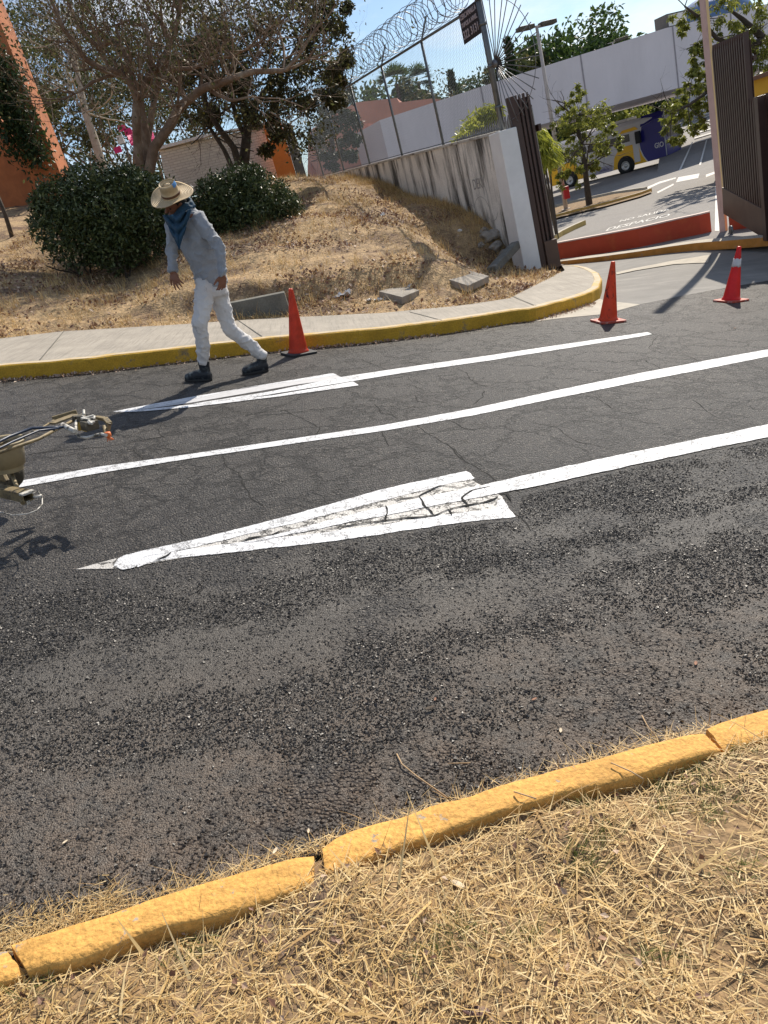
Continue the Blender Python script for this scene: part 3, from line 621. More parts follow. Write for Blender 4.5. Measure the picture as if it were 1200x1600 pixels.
for cx_, r_, a0_, a1_ in ((1.75, .33, .3, 2.9), (1.3, .25, 3.5, 5.6), (2.3, .2, 1, 4)):
    mb.tube([fp(cx_ + r_ * math.cos(a) * 1.1, .8 + r_ * math.sin(a) * .9, -.101) for a in np.linspace(a0_, a1_, 14)], .005, 4)
mb.build('graffiti', SCR, bw)

pier = thing('wall_pier', 'thick white painted pier with flaking foot ending the plaster wall', 'pier', fp(.2, -.6))
mb = MB(); mb.box(fp(.2, .72, -.09), (.38, .46, 2.86), (FN, FD, zv)); mb.build('shaft', PIERW, pier, .015)

# chain-link fence: posts, rails, mesh, razor coil, arms
fence = thing('chain_link_fence', 'grey chain-link fence with razor wire coil on top of the plaster wall', 'fence', fp(0, 2.1))
SP = [.35, 3.3, 6.1, 8.95, 11.8, 14.6, 17.4]
Hf = 2.14
for i, s in enumerate(SP):
    r = .055 if i == 0 else .03
    mb = MB(); z0 = fz(s) - .0; z1 = fz(s) + Hf
    if i == 0: z0 = fz(s) - .1; z1 += .55
    mb.tube([fp(s, z0), fp(s, z1)], r, 10)
    if i == 0:
        for zz in (.5, 1.2, 1.9, 2.3): mb.tube([fp(s, z0 + zz), fp(s, z0 + zz + .05)], r * 1.25, 10)
    mb.build('post', GALV, fence)
    if i:
        mb = MB(); mb.bar(fp(s, z1 - .02), fp(s - .02, z1 + .42, .22), .035, .035); mb.build('barb_arm', GALV, fence)
mb = MB(); mb.tube([fp(s, fz(s) + Hf) for s in (.35, 17.4)], .028, 8); mb.build('top_rail', GALV, fence)
mb = MB(); mb.tube([fp(s, fz(s) + .06) for s in (.35, 17.4)], .012, 6); mb.build('bottom_rail', GALV, fence)
def chainlink():
    Vs = []; Fs = []; pitch = .075; L0, L1 = .40, 17.4; h0, h1 = .06, Hf - .02; hh = h1 - h0; w_ = .0023
    k = 0; c_list = []
    for sgn in (1, -1):
        for c in np.arange(L0 - hh * .8, L1 + hh * .8, pitch):
            # line s = c + sgn*.58*z
            zz0, zz1 = 0., hh; s0, s1 = (c, c + sgn * .58 * hh)
            def clip(sa, sb, za, zb):
                if sa == sb: return None
                t0, t1 = 0., 1.
                for lim, sg in ((L0, 1), (L1, -1)):
                    d0 = sg * (sa - lim); d1 = sg * (sb - lim)
                    if d0 < 0 and d1 < 0: return None
                    if d0 < 0: t0 = max(t0, d0 / (d0 - d1))
                    if d1 < 0: t1 = min(t1, d0 / (d0 - d1))
                if t1 <= t0: return None
                return (sa + (sb - sa) * t0, sa + (sb - sa) * t1, za + (zb - za) * t0, za + (zb - za) * t1)
            q = clip(s0, s1, zz0, zz1)
            if not q: continue
            sa, sb, za, zb = q; pa_ = fp(sa, fz(sa) + h0 + za, sgn * .002); pb_ = fp(sb, fz(sb) + h0 + zb, sgn * .002)
            d = pb_ - pa_; d /= np.linalg.norm(d); n1 = np.cross(d, FN) * w_; n2 = FN * w_
            o = len(Vs); Vs += [pa_ + n1, pa_ + n2, pa_ - n1 - n2 * .5, pb_ + n1, pb_ + n2, pb_ - n1 - n2 * .5]
            Fs += [(o, o + 1, o + 4, o + 3), (o + 1, o + 2, o + 5, o + 4), (o + 2, o, o + 3, o + 5)]
    return link('wire_mesh', fastmesh('wire_mesh', Vs, Fs), WIRE, fence)
chainlink()
mb = MB(); pts = []
for i in range(int(74 * 16)):
    a = i / 16 * 2 * math.pi; s = 1.0 + i / 16 * .205 + .02 * math.sin(i * .7); rr = .33 + .03 * math.sin(a * .37)
    pts.append(fp(s + .05 * math.cos(a * .5), fz(s) + Hf + .44 + rr * math.sin(a), .12 + rr * math.cos(a)))
mb.tube(pts, .007, 4, cap=False)
for dz, do in ((.42, .2), (.22, .1)): mb.tube([fp(s, fz(s) + Hf + dz, do) for s in (.4, 17.4)], .004, 4)
# razor barbs
for i in range(0, len(pts) - 1, 3):
    d = pts[i + 1] - pts[i]; d /= np.linalg.norm(d); q = np.cross(d, (0, 0, 1)); mb.add([pts[i] - d * .022 + q * .02, pts[i] + d * .022 + q * .02, pts[i] + d * .022 - q * .02, pts[i] - d * .022 - q * .02], [(0, 1, 2, 3)])
mb.build('razor_coil', WIRED, fence)
# lettered sign wired on the mesh
sg = thing('sign_board', 'small black sign with three lines of pale lettering wired to the chain-link', 'sign', fp(.95, fz(1) + 1.7, -.03))
pc = deep(740, 33, 15.95); sc_ = fp(.98, pc[2] + .0, -.02)
sc_ = fp((pc - FP).dot(FD) * 0 + 1.15, 0, -.02); dd = ray(740, 33); tt_ = FN.dot(fp(0, 0, -.03) - C) / FN.dot(dd); sc_ = C + dd * tt_
sc_ = sc_ + FD * .16 + zv * .01; mb = MB(); mb.box(sc_, (.80, .012, .52), (FD, FN, zv)); mb.build('panel', mat('black_sign', (.025, .022, .028), .5), sg)
SGT = mat('sign_pink_grey', (.42, .36, .38), .6)
for t_, sz, dz in (('CERCAMALLA', .115, .17), ('TUBOS A NIVEL', .10, .035), ('322 3131', .19, -.13)):
    place_text('lettering', t_, sz, sc_ + zv * dz - FN * .0085, -FD, zv, SGT, sg, 1.0, .004)
# anti-climb fan of bars at the fence's end
fan = thing('spiked_fan', 'sunburst of thin steel bars guarding the end of the fence', 'fence guard', fp(.2, fz(0) + 1.1))
fc = fp(.15, 0, .0); pz = deep(779, 98, fc[1]); fc[2] = pz[2]
e1 = np.array([.47, -.88, 0.]); e1 = unit(e1)
mb = MB()
for k in range(21):
    a = math.radians(-92 + 184 * k / 20); d = e1 * math.cos(a) + zv * math.sin(a); d = unit(d + FN * .02 * math.sin(k * 3))
    LL = 1.1 + (.25 if a > .8 else 0); mb.tube([fc + d * .05, fc + d * LL], .009, 5)
mb.build('bar', WIRED, fan)
mb = MB(); mb.tube([fc + (e1 * math.cos(a) + zv * math.sin(a)) * 1.0 + FN * .012 for a in np.linspace(-1.5, 1.5, 30)], .006, 5); mb.lathe(fc - FN * .03, [(.001, 0), (.07, 0), (.07, .05), (.001, .05)], (e1, zv, FN), 14); mb.build('ring', WIRED, fan)

# ------------------------------------------------------------------ left gate (slatted, slid behind the pier)
gl = thing('sliding_gate', 'dark brown slatted gate standing retracted behind the white pier', 'gate', deep(857, 424, 15.4))
gbase = deep(850, 424, 15.55)
# front post: two sheets meeting, slightly apart
def vpost(px0, py0, px1, py1, Y, wd, dp, m, name, par, ang=0.):
    a = deep(px0, py0, Y); b_ = a.copy(); d1 = deep(px1, py1, Y); b_[2] = d1[2]; ax = (np.array([math.cos(ang), math.sin(ang), 0]), np.array([-math.sin(ang), math.cos(ang), 0]), zv)
    mb = MB(); mb.box((a + b_) / 2, (wd, dp, b_[2] - a[2]), ax); return mb.build(name, m, par, .006)
for x_, w_ in ((847, .20), (859, .045), (865, .045), (871, .03)): vpost(x_, 424, x_ - 44, 150 + (847 - x_) * .3, 15.42, w_, .12, BROWN, 'gate_post', gl, -.2)
vpost(862, 423, 818, 152, 15.52, .30, .02, BROWN, 'gate_sheet', gl, -.2)
zt = deep(826, 148, 15.7)[2]; zb = deep(868, 426, 15.7)[2] + .12
go = .62; zt = deep(826, 148, 15.7)[2]; mb = MB()
for k in range(30):                          # slats set at an angle, pointed tops
    s_ = .25 + k * .125; zt_ = zt - .30
    c = fp(s_, 0, go); dx = FD * .045 + FN * .045; tn = unit(np.cross(dx, zv)) * .008
    P0 = [c - dx - tn, c + dx - tn, c + dx + tn, c - dx + tn]; tops = [zt_, zt_ + .12, zt_ + .12, zt_]
    mb.add([q + zv * (LOT + .2) for q in P0] + [q + zv * h_ for q, h_ in zip(P0, tops)], [(0, 1, 2, 3), (7, 6, 5, 4), (0, 1, 5, 4), (1, 2, 6, 5), (2, 3, 7, 6), (3, 0, 4, 7)])
mb.build('slats', BROWN, gl)
for zz in (LOT + .25, zt - .6):
    mb = MB(); mb.bar(fp(.2, zz, go + .09), fp(3.6, zz, go + .09), .06, .12); mb.build('rail', BROWN, gl)
c0 = deep(866, 418, 15.35); c1 = deep(866, 373, 15.35)
mb = MB(); mb.box((c0[0] + .01, c0[1], (c0[2] + c1[2]) / 2), (.25, .12, c1[2] - c0[2]), ((math.cos(-.2), math.sin(-.2), 0), (math.sin(.2), math.cos(.2), 0), zv)); mb.build('kick_plate', BROWNB, gl, .005)
mb = MB(); mb.lathe((c0[0] - .03, c0[1] - .02, c0[2] - .03), [(.001, -.02), (.055, -.02), (.055, .02), (.001, .02)], ((0, 1, 0), (0, 0, 1), (1, 0, 0)), 16); mb.build('wheel', GALV, gl)

# ------------------------------------------------------------------ right gate
gr = thing('open_gate', 'tall dark brown slatted gate with stepped top beside the pink and yellow pole', 'gate', level(1160, 380, LOT))
ga = deep(1129, 312, 15.6); gb = deep(1197, 352, 13.6)
GDv = gb - ga; GDv[2] = 0; Lg = np.linalg.norm(GDv); GDv /= Lg; GNv = np.array([-GDv[1], GDv[0], 0])
def gray_(px, py):      # sight line onto the gate's plane
    d = ray(px, py); t_ = GNv.dot(ga - C) / GNv.dot(d); return C + t_ * d
qa, qb, qc, qd = gray_(1128, 293), gray_(1197, 330), gray_(1197, 376), gray_(1130, 334)
ext = (qb - qa) / np.linalg.norm((qb - qa)[:2])
mb = MB(); mb.prism([qa, qa + ext * (Lg + 2.2), qd + ext * (Lg + 2.2), qd], GNv, .10); mb.build('bottom_beam', BROWNB, gr, .006)
mb = MB(); tl, tr_ = gray_(1113, 82), gray_(1163, 62)
stepz = gray_(1172, 166)[2]; xs = (gray_(1166, 110) - qa).dot(GDv); k = 0; s = .06
while s < Lg + 2.1:
    p = qa + GDv * s + np.array([0, 0, 0.]); zb = qa[2] + (ext[2]) * s - .03
    ztp = tl[2] + (tr_[2] - tl[2]) * s / max(.1, (tr_ - tl)[:2].dot(GDv[:2])) if s < xs else stepz + .02 * (s - xs)
    c = p + GNv * .06; c[2] = 0; dx = GDv * .028; tn = GNv * .045
    P0 = [c - dx - tn, c + dx - tn, c + dx + tn, c - dx + tn]; tops = [ztp, ztp + .12, ztp + .12, ztp]
    mb.add([q + zv * zb for q in P0] + [q + zv * h_ for q, h_ in zip(P0, tops)], [(0, 1, 2, 3), (7, 6, 5, 4), (0, 1, 5, 4), (1, 2, 6, 5), (2, 3, 7, 6), (3, 0, 4, 7)])
    bk = [c + GNv * .05 - GDv * .0525, c + GNv * .05 + GDv * .0525, c + GNv * .06 + GDv * .0525, c + GNv * .06 - GDv * .0525]
    mb.add([q + zv * (zb + .01) for q in bk] + [q + zv * (ztp - .03) for q in bk], [(0, 1, 2, 3), (7, 6, 5, 4), (0, 1, 5, 4), (1, 2, 6, 5), (2, 3, 7, 6), (3, 0, 4, 7)])
    s += .105
mb.build('slats', BROWN, gr)
for zc in (tl[2] - .35, stepz - .2, qa[2] + 1.1):
    mb = MB(); mb.bar(np.array([qa[0], qa[1], zc]) + GNv * .16, np.array([qa[0], qa[1], zc]) + GDv * (xs if zc > stepz else Lg + 2.) + GNv * .16, .05, .07); mb.build('rail', BROWN, gr)
pp = qa + GDv * (xs + .55); mb = MB(); mb.box((pp[0], pp[1], (LOT + stepz + .12) / 2), (.16, .2, stepz + .12 - LOT), (GDv, GNv, zv)); mb.build('gate_post', BROWN, gr, .005)
# gate foot: small wheel under the beam
mb = MB(); wq = qd + ext * .35; mb.lathe((wq[0], wq[1], LOT + .09), [(.001, -.02), (.08, -.02), (.08, .02), (.001, .02)], (GDv, zv, GNv), 16); mb.build('wheel', GALV, gr)
# two-coloured pole
pb = level(1131, 361, LOT); pt_ = deep(1100, -60, pb[1])
pole = thing('gate_pole', 'tall square pole painted dusty pink and cream yellow beside the gate', 'pole', pb)
ang = math.radians(-52); ax = (np.array([math.cos(ang), math.sin(ang), 0]), np.array([-math.sin(ang), math.cos(ang), 0]), zv)
mb = MB(); hgt = 7.2; c = pb + zv * hgt / 2; wd = .06
V = [c + ax[0] * wd * i + ax[1] * wd * j + zv * k * hgt / 2 for i in (-1, 1) for j in (-1, 1) for k in (-1, 1)]
mb.add(V, [(0, 1, 3, 2), (0, 2, 6, 4), (1, 5, 7, 3), (0, 4, 5, 1)]); mb.m = 1; mb.add(V, [(4, 6, 7, 5), (2, 3, 7, 6)])
mb.f = mb.f; mb.build('shaft', [PINK, CREAM], pole, 0, True)

# ------------------------------------------------------------------ low red walls, kerbs and paint of the car park
def low_wall(name, pts, h, th_, m, capm, label, cat, capname='coping'):
    t_ = thing(name, label, cat, pts[0]); P = [np.array(p, float) for p in pts]; n = len(P)
    T = [unit(P[min(i + 1, n - 1)] - P[max(i - 1, 0)]) for i in range(n)]; Sd = [unit(np.cross(zv, t1)) for t1 in T]
    mb = MB(); V = []
    for i in range(n): V += [P[i], P[i] + zv * h, P[i] + zv * h + Sd[i] * th_, P[i] + Sd[i] * th_]
    mb.add(V, [(i * 4 + j, i * 4 + (j + 1) % 4, (i + 1) * 4 + (j + 1) % 4, (i + 1) * 4 + j) for i in range(n - 1) for j in range(4)] + [(0, 1, 2, 3), tuple((n - 1) * 4 + j for j in (3, 2, 1, 0))])
    mb.build('wall', m, t_)
    mb = MB(); V = []
    for i in range(n): V += [P[i] + zv * (h + .002) - Sd[i] * .01, P[i] + zv * (h + .03) - Sd[i] * .01, P[i] + zv * (h + .03) + Sd[i] * (th_ + .01), P[i] + zv * (h + .002) + Sd[i] * (th_ + .01)]
    mb.add(V, [(i * 4 + j, i * 4 + (j + 1) % 4, (i + 1) * 4 + (j + 1) % 4, (i + 1) * 4 + j) for i in range(n - 1) for j in range(4)] + [(0, 1, 2, 3), tuple((n - 1) * 4 + j for j in (3, 2, 1, 0))])
    mb.build(capname, capm, t_); return t_
wp = [level(x, y, LOT) for x, y in ((860, 410), (878, 406), (940, 396), (1000, 386), (1060, 373), (1095, 366), (1112, 362))]
low_wall('low_wall', wp, .40, .14, REDP, mat('pale_coping_paint', (.62, .50, .45), .8, var=.1), 'long low wall painted red orange crossing in front of the car park', 'low wall')
wp2 = [level(x, y, LOT) for x, y in ((1140, 360), (1165, 357), (1200, 352), (1260, 342))]
low_wall('low_wall', wp2, .42, .14, REDP, REDP, 'short low red wall behind the right gate beam and the pole', 'low wall')
def kerbline(name, px, z, w_, h, m, label=None, cat=None):
    P = rs([level(x, y, z) for x, y in px], 26); T = np.gradient(P, axis=0); T /= np.linalg.norm(T, axis=1)[:, None]; Sd = np.cross(zv, T)
    mb = MB(); V = []
    for i in range(len(P)): V += [P[i] - zv * .1, P[i] + zv * h, P[i] + zv * h + Sd[i] * w_, P[i] + Sd[i] * w_ - zv * .1]
    n = len(P)
    mb.add(V, [(i * 4 + j, i * 4 + (j + 1) % 4, (i + 1) * 4 + (j + 1) % 4, (i + 1) * 4 + j) for i in range(n - 1) for j in range(4)] + [(0, 1, 2, 3), tuple((n - 1) * 4 + j for j in (3, 2, 1, 0))])
    for idx, f in enumerate(mb.f): mb.mi[idx] = 1 if idx < (n - 1) * 4 and idx % 4 == 1 else 0
    return tag(mb.build(name, [m, APRONL]), kind='structure')
kerbline('kerb', [(866, 413), (878, 412), (940, 405), (1000, 397), (1045, 390), (1090, 384), (1150, 380), (1230, 373)], LOT, .28, .06, ORK)
# planted island with its kerb
isl = [(848, 352), (862, 343), (900, 333), (950, 321), (1000, 307), (1019, 300), (1012, 296), (960, 303), (900, 316), (848, 329)]
kerbline('kerb', isl[:6], LOT, .16, .15, mat('yellow_island_kerb', (.55, .36, .10), .8, var=.2, vs=3), None)
kerbline('kerb', isl[6:], LOT, .14, .12, APRONL)
kerbline('kerb', [(868, 376), (880, 368), (900, 358), (916, 351)], LOT, .16, .15, mat('yellow_short_kerb', (.52, .37, .13), .8, var=.2, vs=3))
mb = MB(); mb.add([level(x, y, LOT + .06) for x, y in isl], [tuple(range(len(isl)))]); tag(mb.build('planting_soil', SOIL), kind='structure')
def lot_paint(px, m=LOTW, h=.004):
    mb = MB(); P = [level(x, y, LOT + h) for x, y in px]; mb.prism(P, zv, .0015); return tag(mb.build('lot_marking', m), kind='structure')
lot_paint([(1056, 285), (1060, 277), (1093, 271), (1091, 278)])
def ramp_paint(px): mb = MB(); mb.prism([ramp_pt(x, y, .05) for x, y in px], zv, .0015); return tag(mb.build('lot_marking', LOTW), kind='structure')
ramp_paint([(1058, 272), (1081, 222), (1083, 222), (1061, 272)]); ramp_paint([(1090, 266), (1103, 219), (1105, 219), (1093, 266)])
lot_paint([(1103, 277), (1118, 271), (1117, 268), (1103, 273)])
lot_paint([(1026, 300), (1052, 287), (1053, 289), (1028, 302)])
lot_paint([(1000, 297), (1030, 284), (1056, 277), (1056, 279), (1030, 287), (1002, 300)])
lot_paint([(1117, 361), (1118, 290), (1122, 290), (1124, 361)])
for k in range(7):
    y = 172 + k * 7; ramp_paint([(1085, y + 8), (1112, y), (1112, y + 1.2), (1085, y + 9.4)])
for t_, pa_, pb_, sz in (('DESPACIO', (948, 359), (1046, 336), 1.0), ('NO SALIDA', (968, 346), (1046, 327), .8)):
    A, B = level(*pa_, LOT + .006), level(*pb_, LOT + .006); xa = B - A; Lx = np.linalg.norm(xa); me = text_mesh(t_, 1., .001, .012); wx = max(v.co.x for v in me.vertices) - min(v.co.x for v in me.vertices); sx = Lx / wx
    xa = xa / Lx; ya = np.cross(zv, xa); c = (A + B) / 2; T = Matrix.Identity(4)
    for i in range(3): T[i][0] = xa[i] * sx; T[i][1] = ya[i] * sz; T[i][2] = zv[i]; T[i][3] = c[i]
    me.transform(T); tag(link('lot_lettering', me, LOTW), kind='structure')

# ------------------------------------------------------------------ big walls behind
br = thing('elevated_walkway', 'long pale mauve elevated wall-sided bridge crossing behind the car park', 'bridge', level(820, 300, LOT))
bl0, bl1 = deep(594, 190, 60), deep(608, 253, 60); bt = deep(1300, -28, 76); bbm = deep(1300, 70, 76)
# build from three stations along the face
st = [((593, 188), (609, 253), 40.5), ((820, 113), (840, 196), 43.5), ((1040, 44), (1060, 137), 46), ((1165, 14), (1190, 105), 48), ((1330, -25), (1350, 62), 50)]
Tt = [deep(a[0], a[1], Y) for a, b_, Y in st]; Bb = []
for (a, b_, Y), tpt in zip(st, Tt):
    q = deep(b_[0], b_[1], Y); Bb.append(np.array([tpt[0], tpt[1], q[2]]))
mb = MB(); V = []; n = len(Tt); nb = unit(np.array([-(Tt[-1] - Tt[0])[1], (Tt[-1] - Tt[0])[0], 0])) * 8.0
for t_, b_ in zip(Tt, Bb): V += [b_, t_, t_ + nb, b_ + nb]
mb.add(V, [(i * 4 + j, i * 4 + (j + 1) % 4, (i + 1) * 4 + (j + 1) % 4, (i + 1) * 4 + j) for i in range(n - 1) for j in range(4)] + [(0, 1, 2, 3), tuple((n - 1) * 4 + j for j in (3, 2, 1, 0))]); mb.build('wall', BRIDGEM, br)
JM = mat('wall_joint', (.33, .31, .33), .9)
for f_ in (.17, .345, .52, .70, .86):
    mb = MB(); q = f_ * (n - 1); i = int(q); a = q - i; t_ = Tt[i] * (1 - a) + Tt[i + 1] * a; b_ = Bb[i] * (1 - a) + Bb[i + 1] * a; mb.bar(b_ - nb * .0026, t_ - nb * .0026, .07, .03, (0, 1, 0)); mb.build('joint', JM, br)
for f_ in (.0, .99):
    mb = MB(); q = f_ * (n - 1); i = min(int(q), n - 2); a = q - i; b_ = Bb[i] * (1 - a) + Bb[i + 1] * a + nb * .5; mb.box((b_[0], b_[1], (LOT + b_[2]) / 2 - .01), (.8, 1.2, b_[2] - LOT)); mb.build('pillar', BRIDGEM, br)
# blue domed roof and small lit box sign above the bridge
dm = thing('domed_roof', 'blue barrel roof rising behind the right end of the mauve bridge', 'roof', deep(1110, 40, 84))
mb = MB(); dc = deep(1112, 44, 84); mb.lathe(dc, [(4.0 * math.cos(a), 3.0 * math.sin(a)) for a in np.linspace(0, 1.5, 12)] + [(.01, 3.0)], None, 40); mb.build('shell', mat('blue_roof', (.10, .17, .32), .4, var=.1), dm)
mb = MB(); mb.lathe(dc - zv * 9, [(4.1, 0), (4.1, 9.05), (3.9, 9.05)], None, 40); mb.build('drum', BRIDGEM, dm)
bx_ = thing('roof_light_box', 'small white box with dark rim on top of the mauve bridge', 'box', Tt[2])
q = deep(1048, 34, 48.5); mb = MB(); mb.box(q, (1.5, 1.0, .72), (unit((Tt[3] - Tt[2]) * np.array([1, 1, 0])), nb / 8.0, zv)); mb.build('case', mat('box_dark_rim', (.10, .09, .08), .5), bx_)
mb = MB(); mb.box(q - nb / 8.0 * .52, (1.35, .04, .56), (unit((Tt[3] - Tt[2]) * np.array([1, 1, 0])), nb / 8.0, zv)); mb.build('face', mat('box_white_face', (.6, .6, .58), .5), bx_)
# salmon building seen through the fence
sb = thing('salmon_building', 'salmon rendered building with stepped parapet seen through the chain-link', 'building', deep(600, 280, 70))
def quad_block(name, pxs, Y, dpt, m, par, Ys=None):   # a walled block with real depth, seen face on
    P = [deep(x, y, (Ys[i] if Ys else Y)) for i, (x, y) in enumerate(pxs)]; mb = MB(); mb.prism(P, (.25, 1, 0), dpt); return mb.build(name, m, par)
quad_block('wall', [(556, 160), (620, 153), (624, 160), (673, 154), (700, 156), (720, 262), (480, 300), (482, 205), (520, 180)], 84, 6, SALMON, sb)
quad_block('lower_wall', [(484, 218), (540, 202), (577, 192), (594, 196), (614, 262), (560, 280), (490, 305)], 44, .4, SALMON, sb)
quad_block('plinth', [(520, 272), (560, 262), (612, 249), (640, 262), (540, 305)], 43.6, .3, mat('darker_salmon', (.42, .15, .11), .9), sb)
for xx in ((567, 196, 583, 250), (577, 194, 592, 246)):
    mb = MB(); mb.bar(deep(xx[0], xx[1], 43.9), deep(xx[2], xx[3], 43.9), .12, .1, (0, 1, 0)); mb.build('pilaster', SALMON, sb)
# yellow building behind the right gate
yb = thing('yellow_building', 'ochre yellow building corner showing above the brown gate at the right edge', 'building', deep(1190, 160, 24))
quad_block('wall', [(1172, 127), (1230, 108), (1240, 330), (1176, 340)], 26, 4, YELW, yb)
quad_block('roof', [(1166, 124), (1235, 98), (1236, 107), (1168, 129)], 25.7, 4.6, mat('brown_roof_edge', (.16, .08, .05), .8), yb)

# ------------------------------------------------------------------ left: orange building, white brick wall, orange pillar, pink canopy
ob = thing('orange_building', 'tall orange rendered wall with dark creeper at the upper left', 'building', deep(60, 300, 26))
E1 = deep(93, 268, 25.5)          # right bottom of the lit pier face
quad_block('wall', [(-240, 80), (0, 190), (58, 262), (72, 290), (90, 330), (-240, 480)], 26.6, 1.0, ORNG, ob)
mb = MB(); Yp = 25.5; a0, a1 = deep(52, 285, Yp), deep(96, 272, Yp); zlo = min(a0[2], a1[2]) - 2.; zhi = deep(0, 20, Yp)[2] + 3
mb.box(((a0[0] + a1[0]) / 2, Yp + .5, (zlo + zhi) / 2), (abs(a1[0] - a0[0]), 1.2, zhi - zlo)); mb.build('pier', ORNG, ob)
cs = [deep(x, y, 25.0) for x, y in ((10, 130), (20, 160), (30, 190), (42, 215), (5, 170), (15, 210), (50, 240), (-20, 140), (0, 100))]
crp = thing('creeper', 'dark creeper hanging over the orange wall at the left edge', 'plant', cs[0])
_n = 3800; _c = np.array(cs); _k = rng.integers(0, len(cs), _n); _P = _c[_k] + rdir(_n) * rng.uniform(.1, .75, (_n, 1)) * np.array([1, .35, 1]); _V, _F = leaf_quads(_P, .13, .5, .8); link('foliage', fastmesh('foliage', _V, _F, rnd=rng.random(_n)), L_DEEP, crp)
bwl = thing('brick_wall', 'low cream painted brick wall behind the bushes and tree trunks', 'wall', deep(350, 280, 32))
def zfix(P):
    for p in P: pass
    return P
mb = MB(); P = [deep(250, 236, 31), deep(300, 222, 31.5), deep(418, 196, 32.6), deep(450, 292, 32.6), deep(300, 305, 31.5), deep(262, 305, 31)]; mb.prism(P, (0, 1, 0), .25); mb.build('wall', BRICKW, bwl)
mb = MB(); mb.bar(deep(248, 233, 31.1), deep(322, 213, 31.6), .5, .10); mb.bar(deep(322, 213, 31.6), deep(420, 193, 32.7), .5, .06); mb.build('coping', mat('white_coping', (.6, .58, .54), .9), bwl)
op = thing('orange_pillar', 'bright orange pillar standing where the brick wall meets the fence', 'pillar', deep(455, 288, 31.8))
mb = MB(); a0, a1 = deep(438, 290, 31.6), deep(466, 284, 31.6); zt1 = deep(432, 190, 31.6)[2]; mb.box(((a0[0] + a1[0]) / 2, 31.8, (a0[2] - .5 + zt1) / 2), (a1[0] - a0[0], .5, zt1 - a0[2] + .5)); mb.build('shaft', ORNG2, op, .01)
mb = MB(); a2 = deep(480, 280, 31.6); mb.box(((a1[0] + a2[0]) / 2 + .01, 31.85, (a0[2] - .5 + zt1 - .3) / 2), (a2[0] - a1[0], .4, zt1 - a0[2] + .2)); mb.build('side_post', CONCD, op)
pk = thing('pink_canopy', 'small magenta and white canopy glimpsed between the tree trunks', 'canopy', deep(215, 235, 40))
mb = MB(); MAG = mat('magenta_cloth', (.62, .03, .16), .7); c = deep(222, 214, 40)
mb.prism([deep(200, 216, 39.5), deep(208, 205, 40.5), deep(240, 209, 40.5), deep(243, 220, 39), deep(205, 228, 39)], zv, .10); mb.build('awning', MAG, pk)
for x, y in ((190, 200), (200, 206), (184, 234), (240, 226)):
    mb = MB(); mb.box(deep(x, y, 39), (.34, .05, .26)); mb.build('valance', MAG, pk)
WCL = mat('white_cloth', (.7, .68, .66), .8)
for x, y, w_ in ((221, 210, .55), (188, 218, .3)): mb = MB(); mb.box(deep(x, y, 38.9), (w_, .05, .35)); mb.build('white_patch', WCL, pk)
for x in (192, 240): mb = MB(); mb.tube([deep(x, 215, 40), deep(x + 14, 262, 40)], .04, 6); mb.build('pole', GALV, pk)

# ================================================================== TREES AND PLANTS
def branch(mb, p, d, L_, r, depth, tips, curl=.35, nb=3, up=.15, seg=4, taper=.55, spread=.7):
    pts = [p]; rr = [r]; q = p.copy(); dd_ = d.copy()
    for i in range(seg):
        dd_ = unit(dd_ + rng.normal(size=3) * curl / seg * 1.6 + zv * up / seg); q = q + dd_ * L_ / seg; pts.append(q); rr.append(r * (1 - (1 - taper) * (i + 1) / seg))
    mb.tube(pts, rr, 6 if r > .03 else (4 if r > .012 else 3), cap=False)
    tips.append((q, depth, dd_))
    if depth <= 0: return
    for k in range(nb):
        j = rng.integers(max(1, seg - 3), seg + 1); nd = unit(dd_ + rng.normal(size=3) * spread); branch(mb, pts[j], nd, L_ * rng.uniform(.55, .85), rr[j] * .62, depth - 1, tips, curl, nb, up, max(3, seg - 1), taper, spread)
def crown(name, root, centers, radii, n, size, m, aspect=.5, droop=.2, shell=.5, extra=None):
    """leaves in clumps through the crown's volume"""
    c = np.array(centers); r = np.array(radii); pick = rng.integers(0, len(c), n); d = rdir(n); rad = rng.uniform(shell, 1, n) ** .6
    P = c[pick] + d * (r[pick] * rad)[:, None] * np.array([1, 1, .8])
    V, Fq = leaf_quads(P, size, aspect, droop); return link(name, fastmesh(name, V, Fq, rnd=np.clip(rng.normal(.45, .25, n) + .0, 0, 1)), m, root)
def tree(label, base, height, cw, m, bark=BARKD, n=6000, leaf=.12, nclump=22, trunk_r=.12, ch=.62, group=None, twigs=1, dens=.33, name='tree', lean=(0, 0), shell=.35, depth=3):
    base = np.array(base, float); root = thing(name, label, 'tree', base, group); mb = MB(); tips = []
    top = base + np.array([lean[0], lean[1], height * (1 - ch)])
    mb.tube([base - zv * .3, base + (top - base) * .5 + rng.normal(size=3) * .03 * height * .2, top], [trunk_r * 1.15, trunk_r * .9, trunk_r * .75], 8, cap=False)
    for k in range(5):
        d = unit(np.array([math.cos(k * 1.26 + .4), math.sin(k * 1.26 + .4), rng.uniform(.6, 1.6)])); branch(mb, top - zv * rng.uniform(0, .15) * height * (1 - ch), d, height * ch * .42, trunk_r * .5, depth, tips, nb=2, spread=.55)
    mb.build('trunk', bark, root, recalc=False)
    cc = top + zv * height * ch * .45; cs = []; rsz = []
    for k in range(nclump):
        d = rdir(1)[0]; rr_ = rng.uniform(.35, 1) ** .5; q = cc + d * rr_ * np.array([cw / 2, cw / 2, height * ch * .5]) * .82; cs.append(q); rsz.append(cw * dens * .5 * rng.uniform(.6, 1.15))
    for p, dp, d_ in tips:
        if dp <= 1 and rng.random() < .35: cs.append(p); rsz.append(cw * .10)
    crown('crown', root, cs, rsz, n, leaf, m, shell=shell); return root
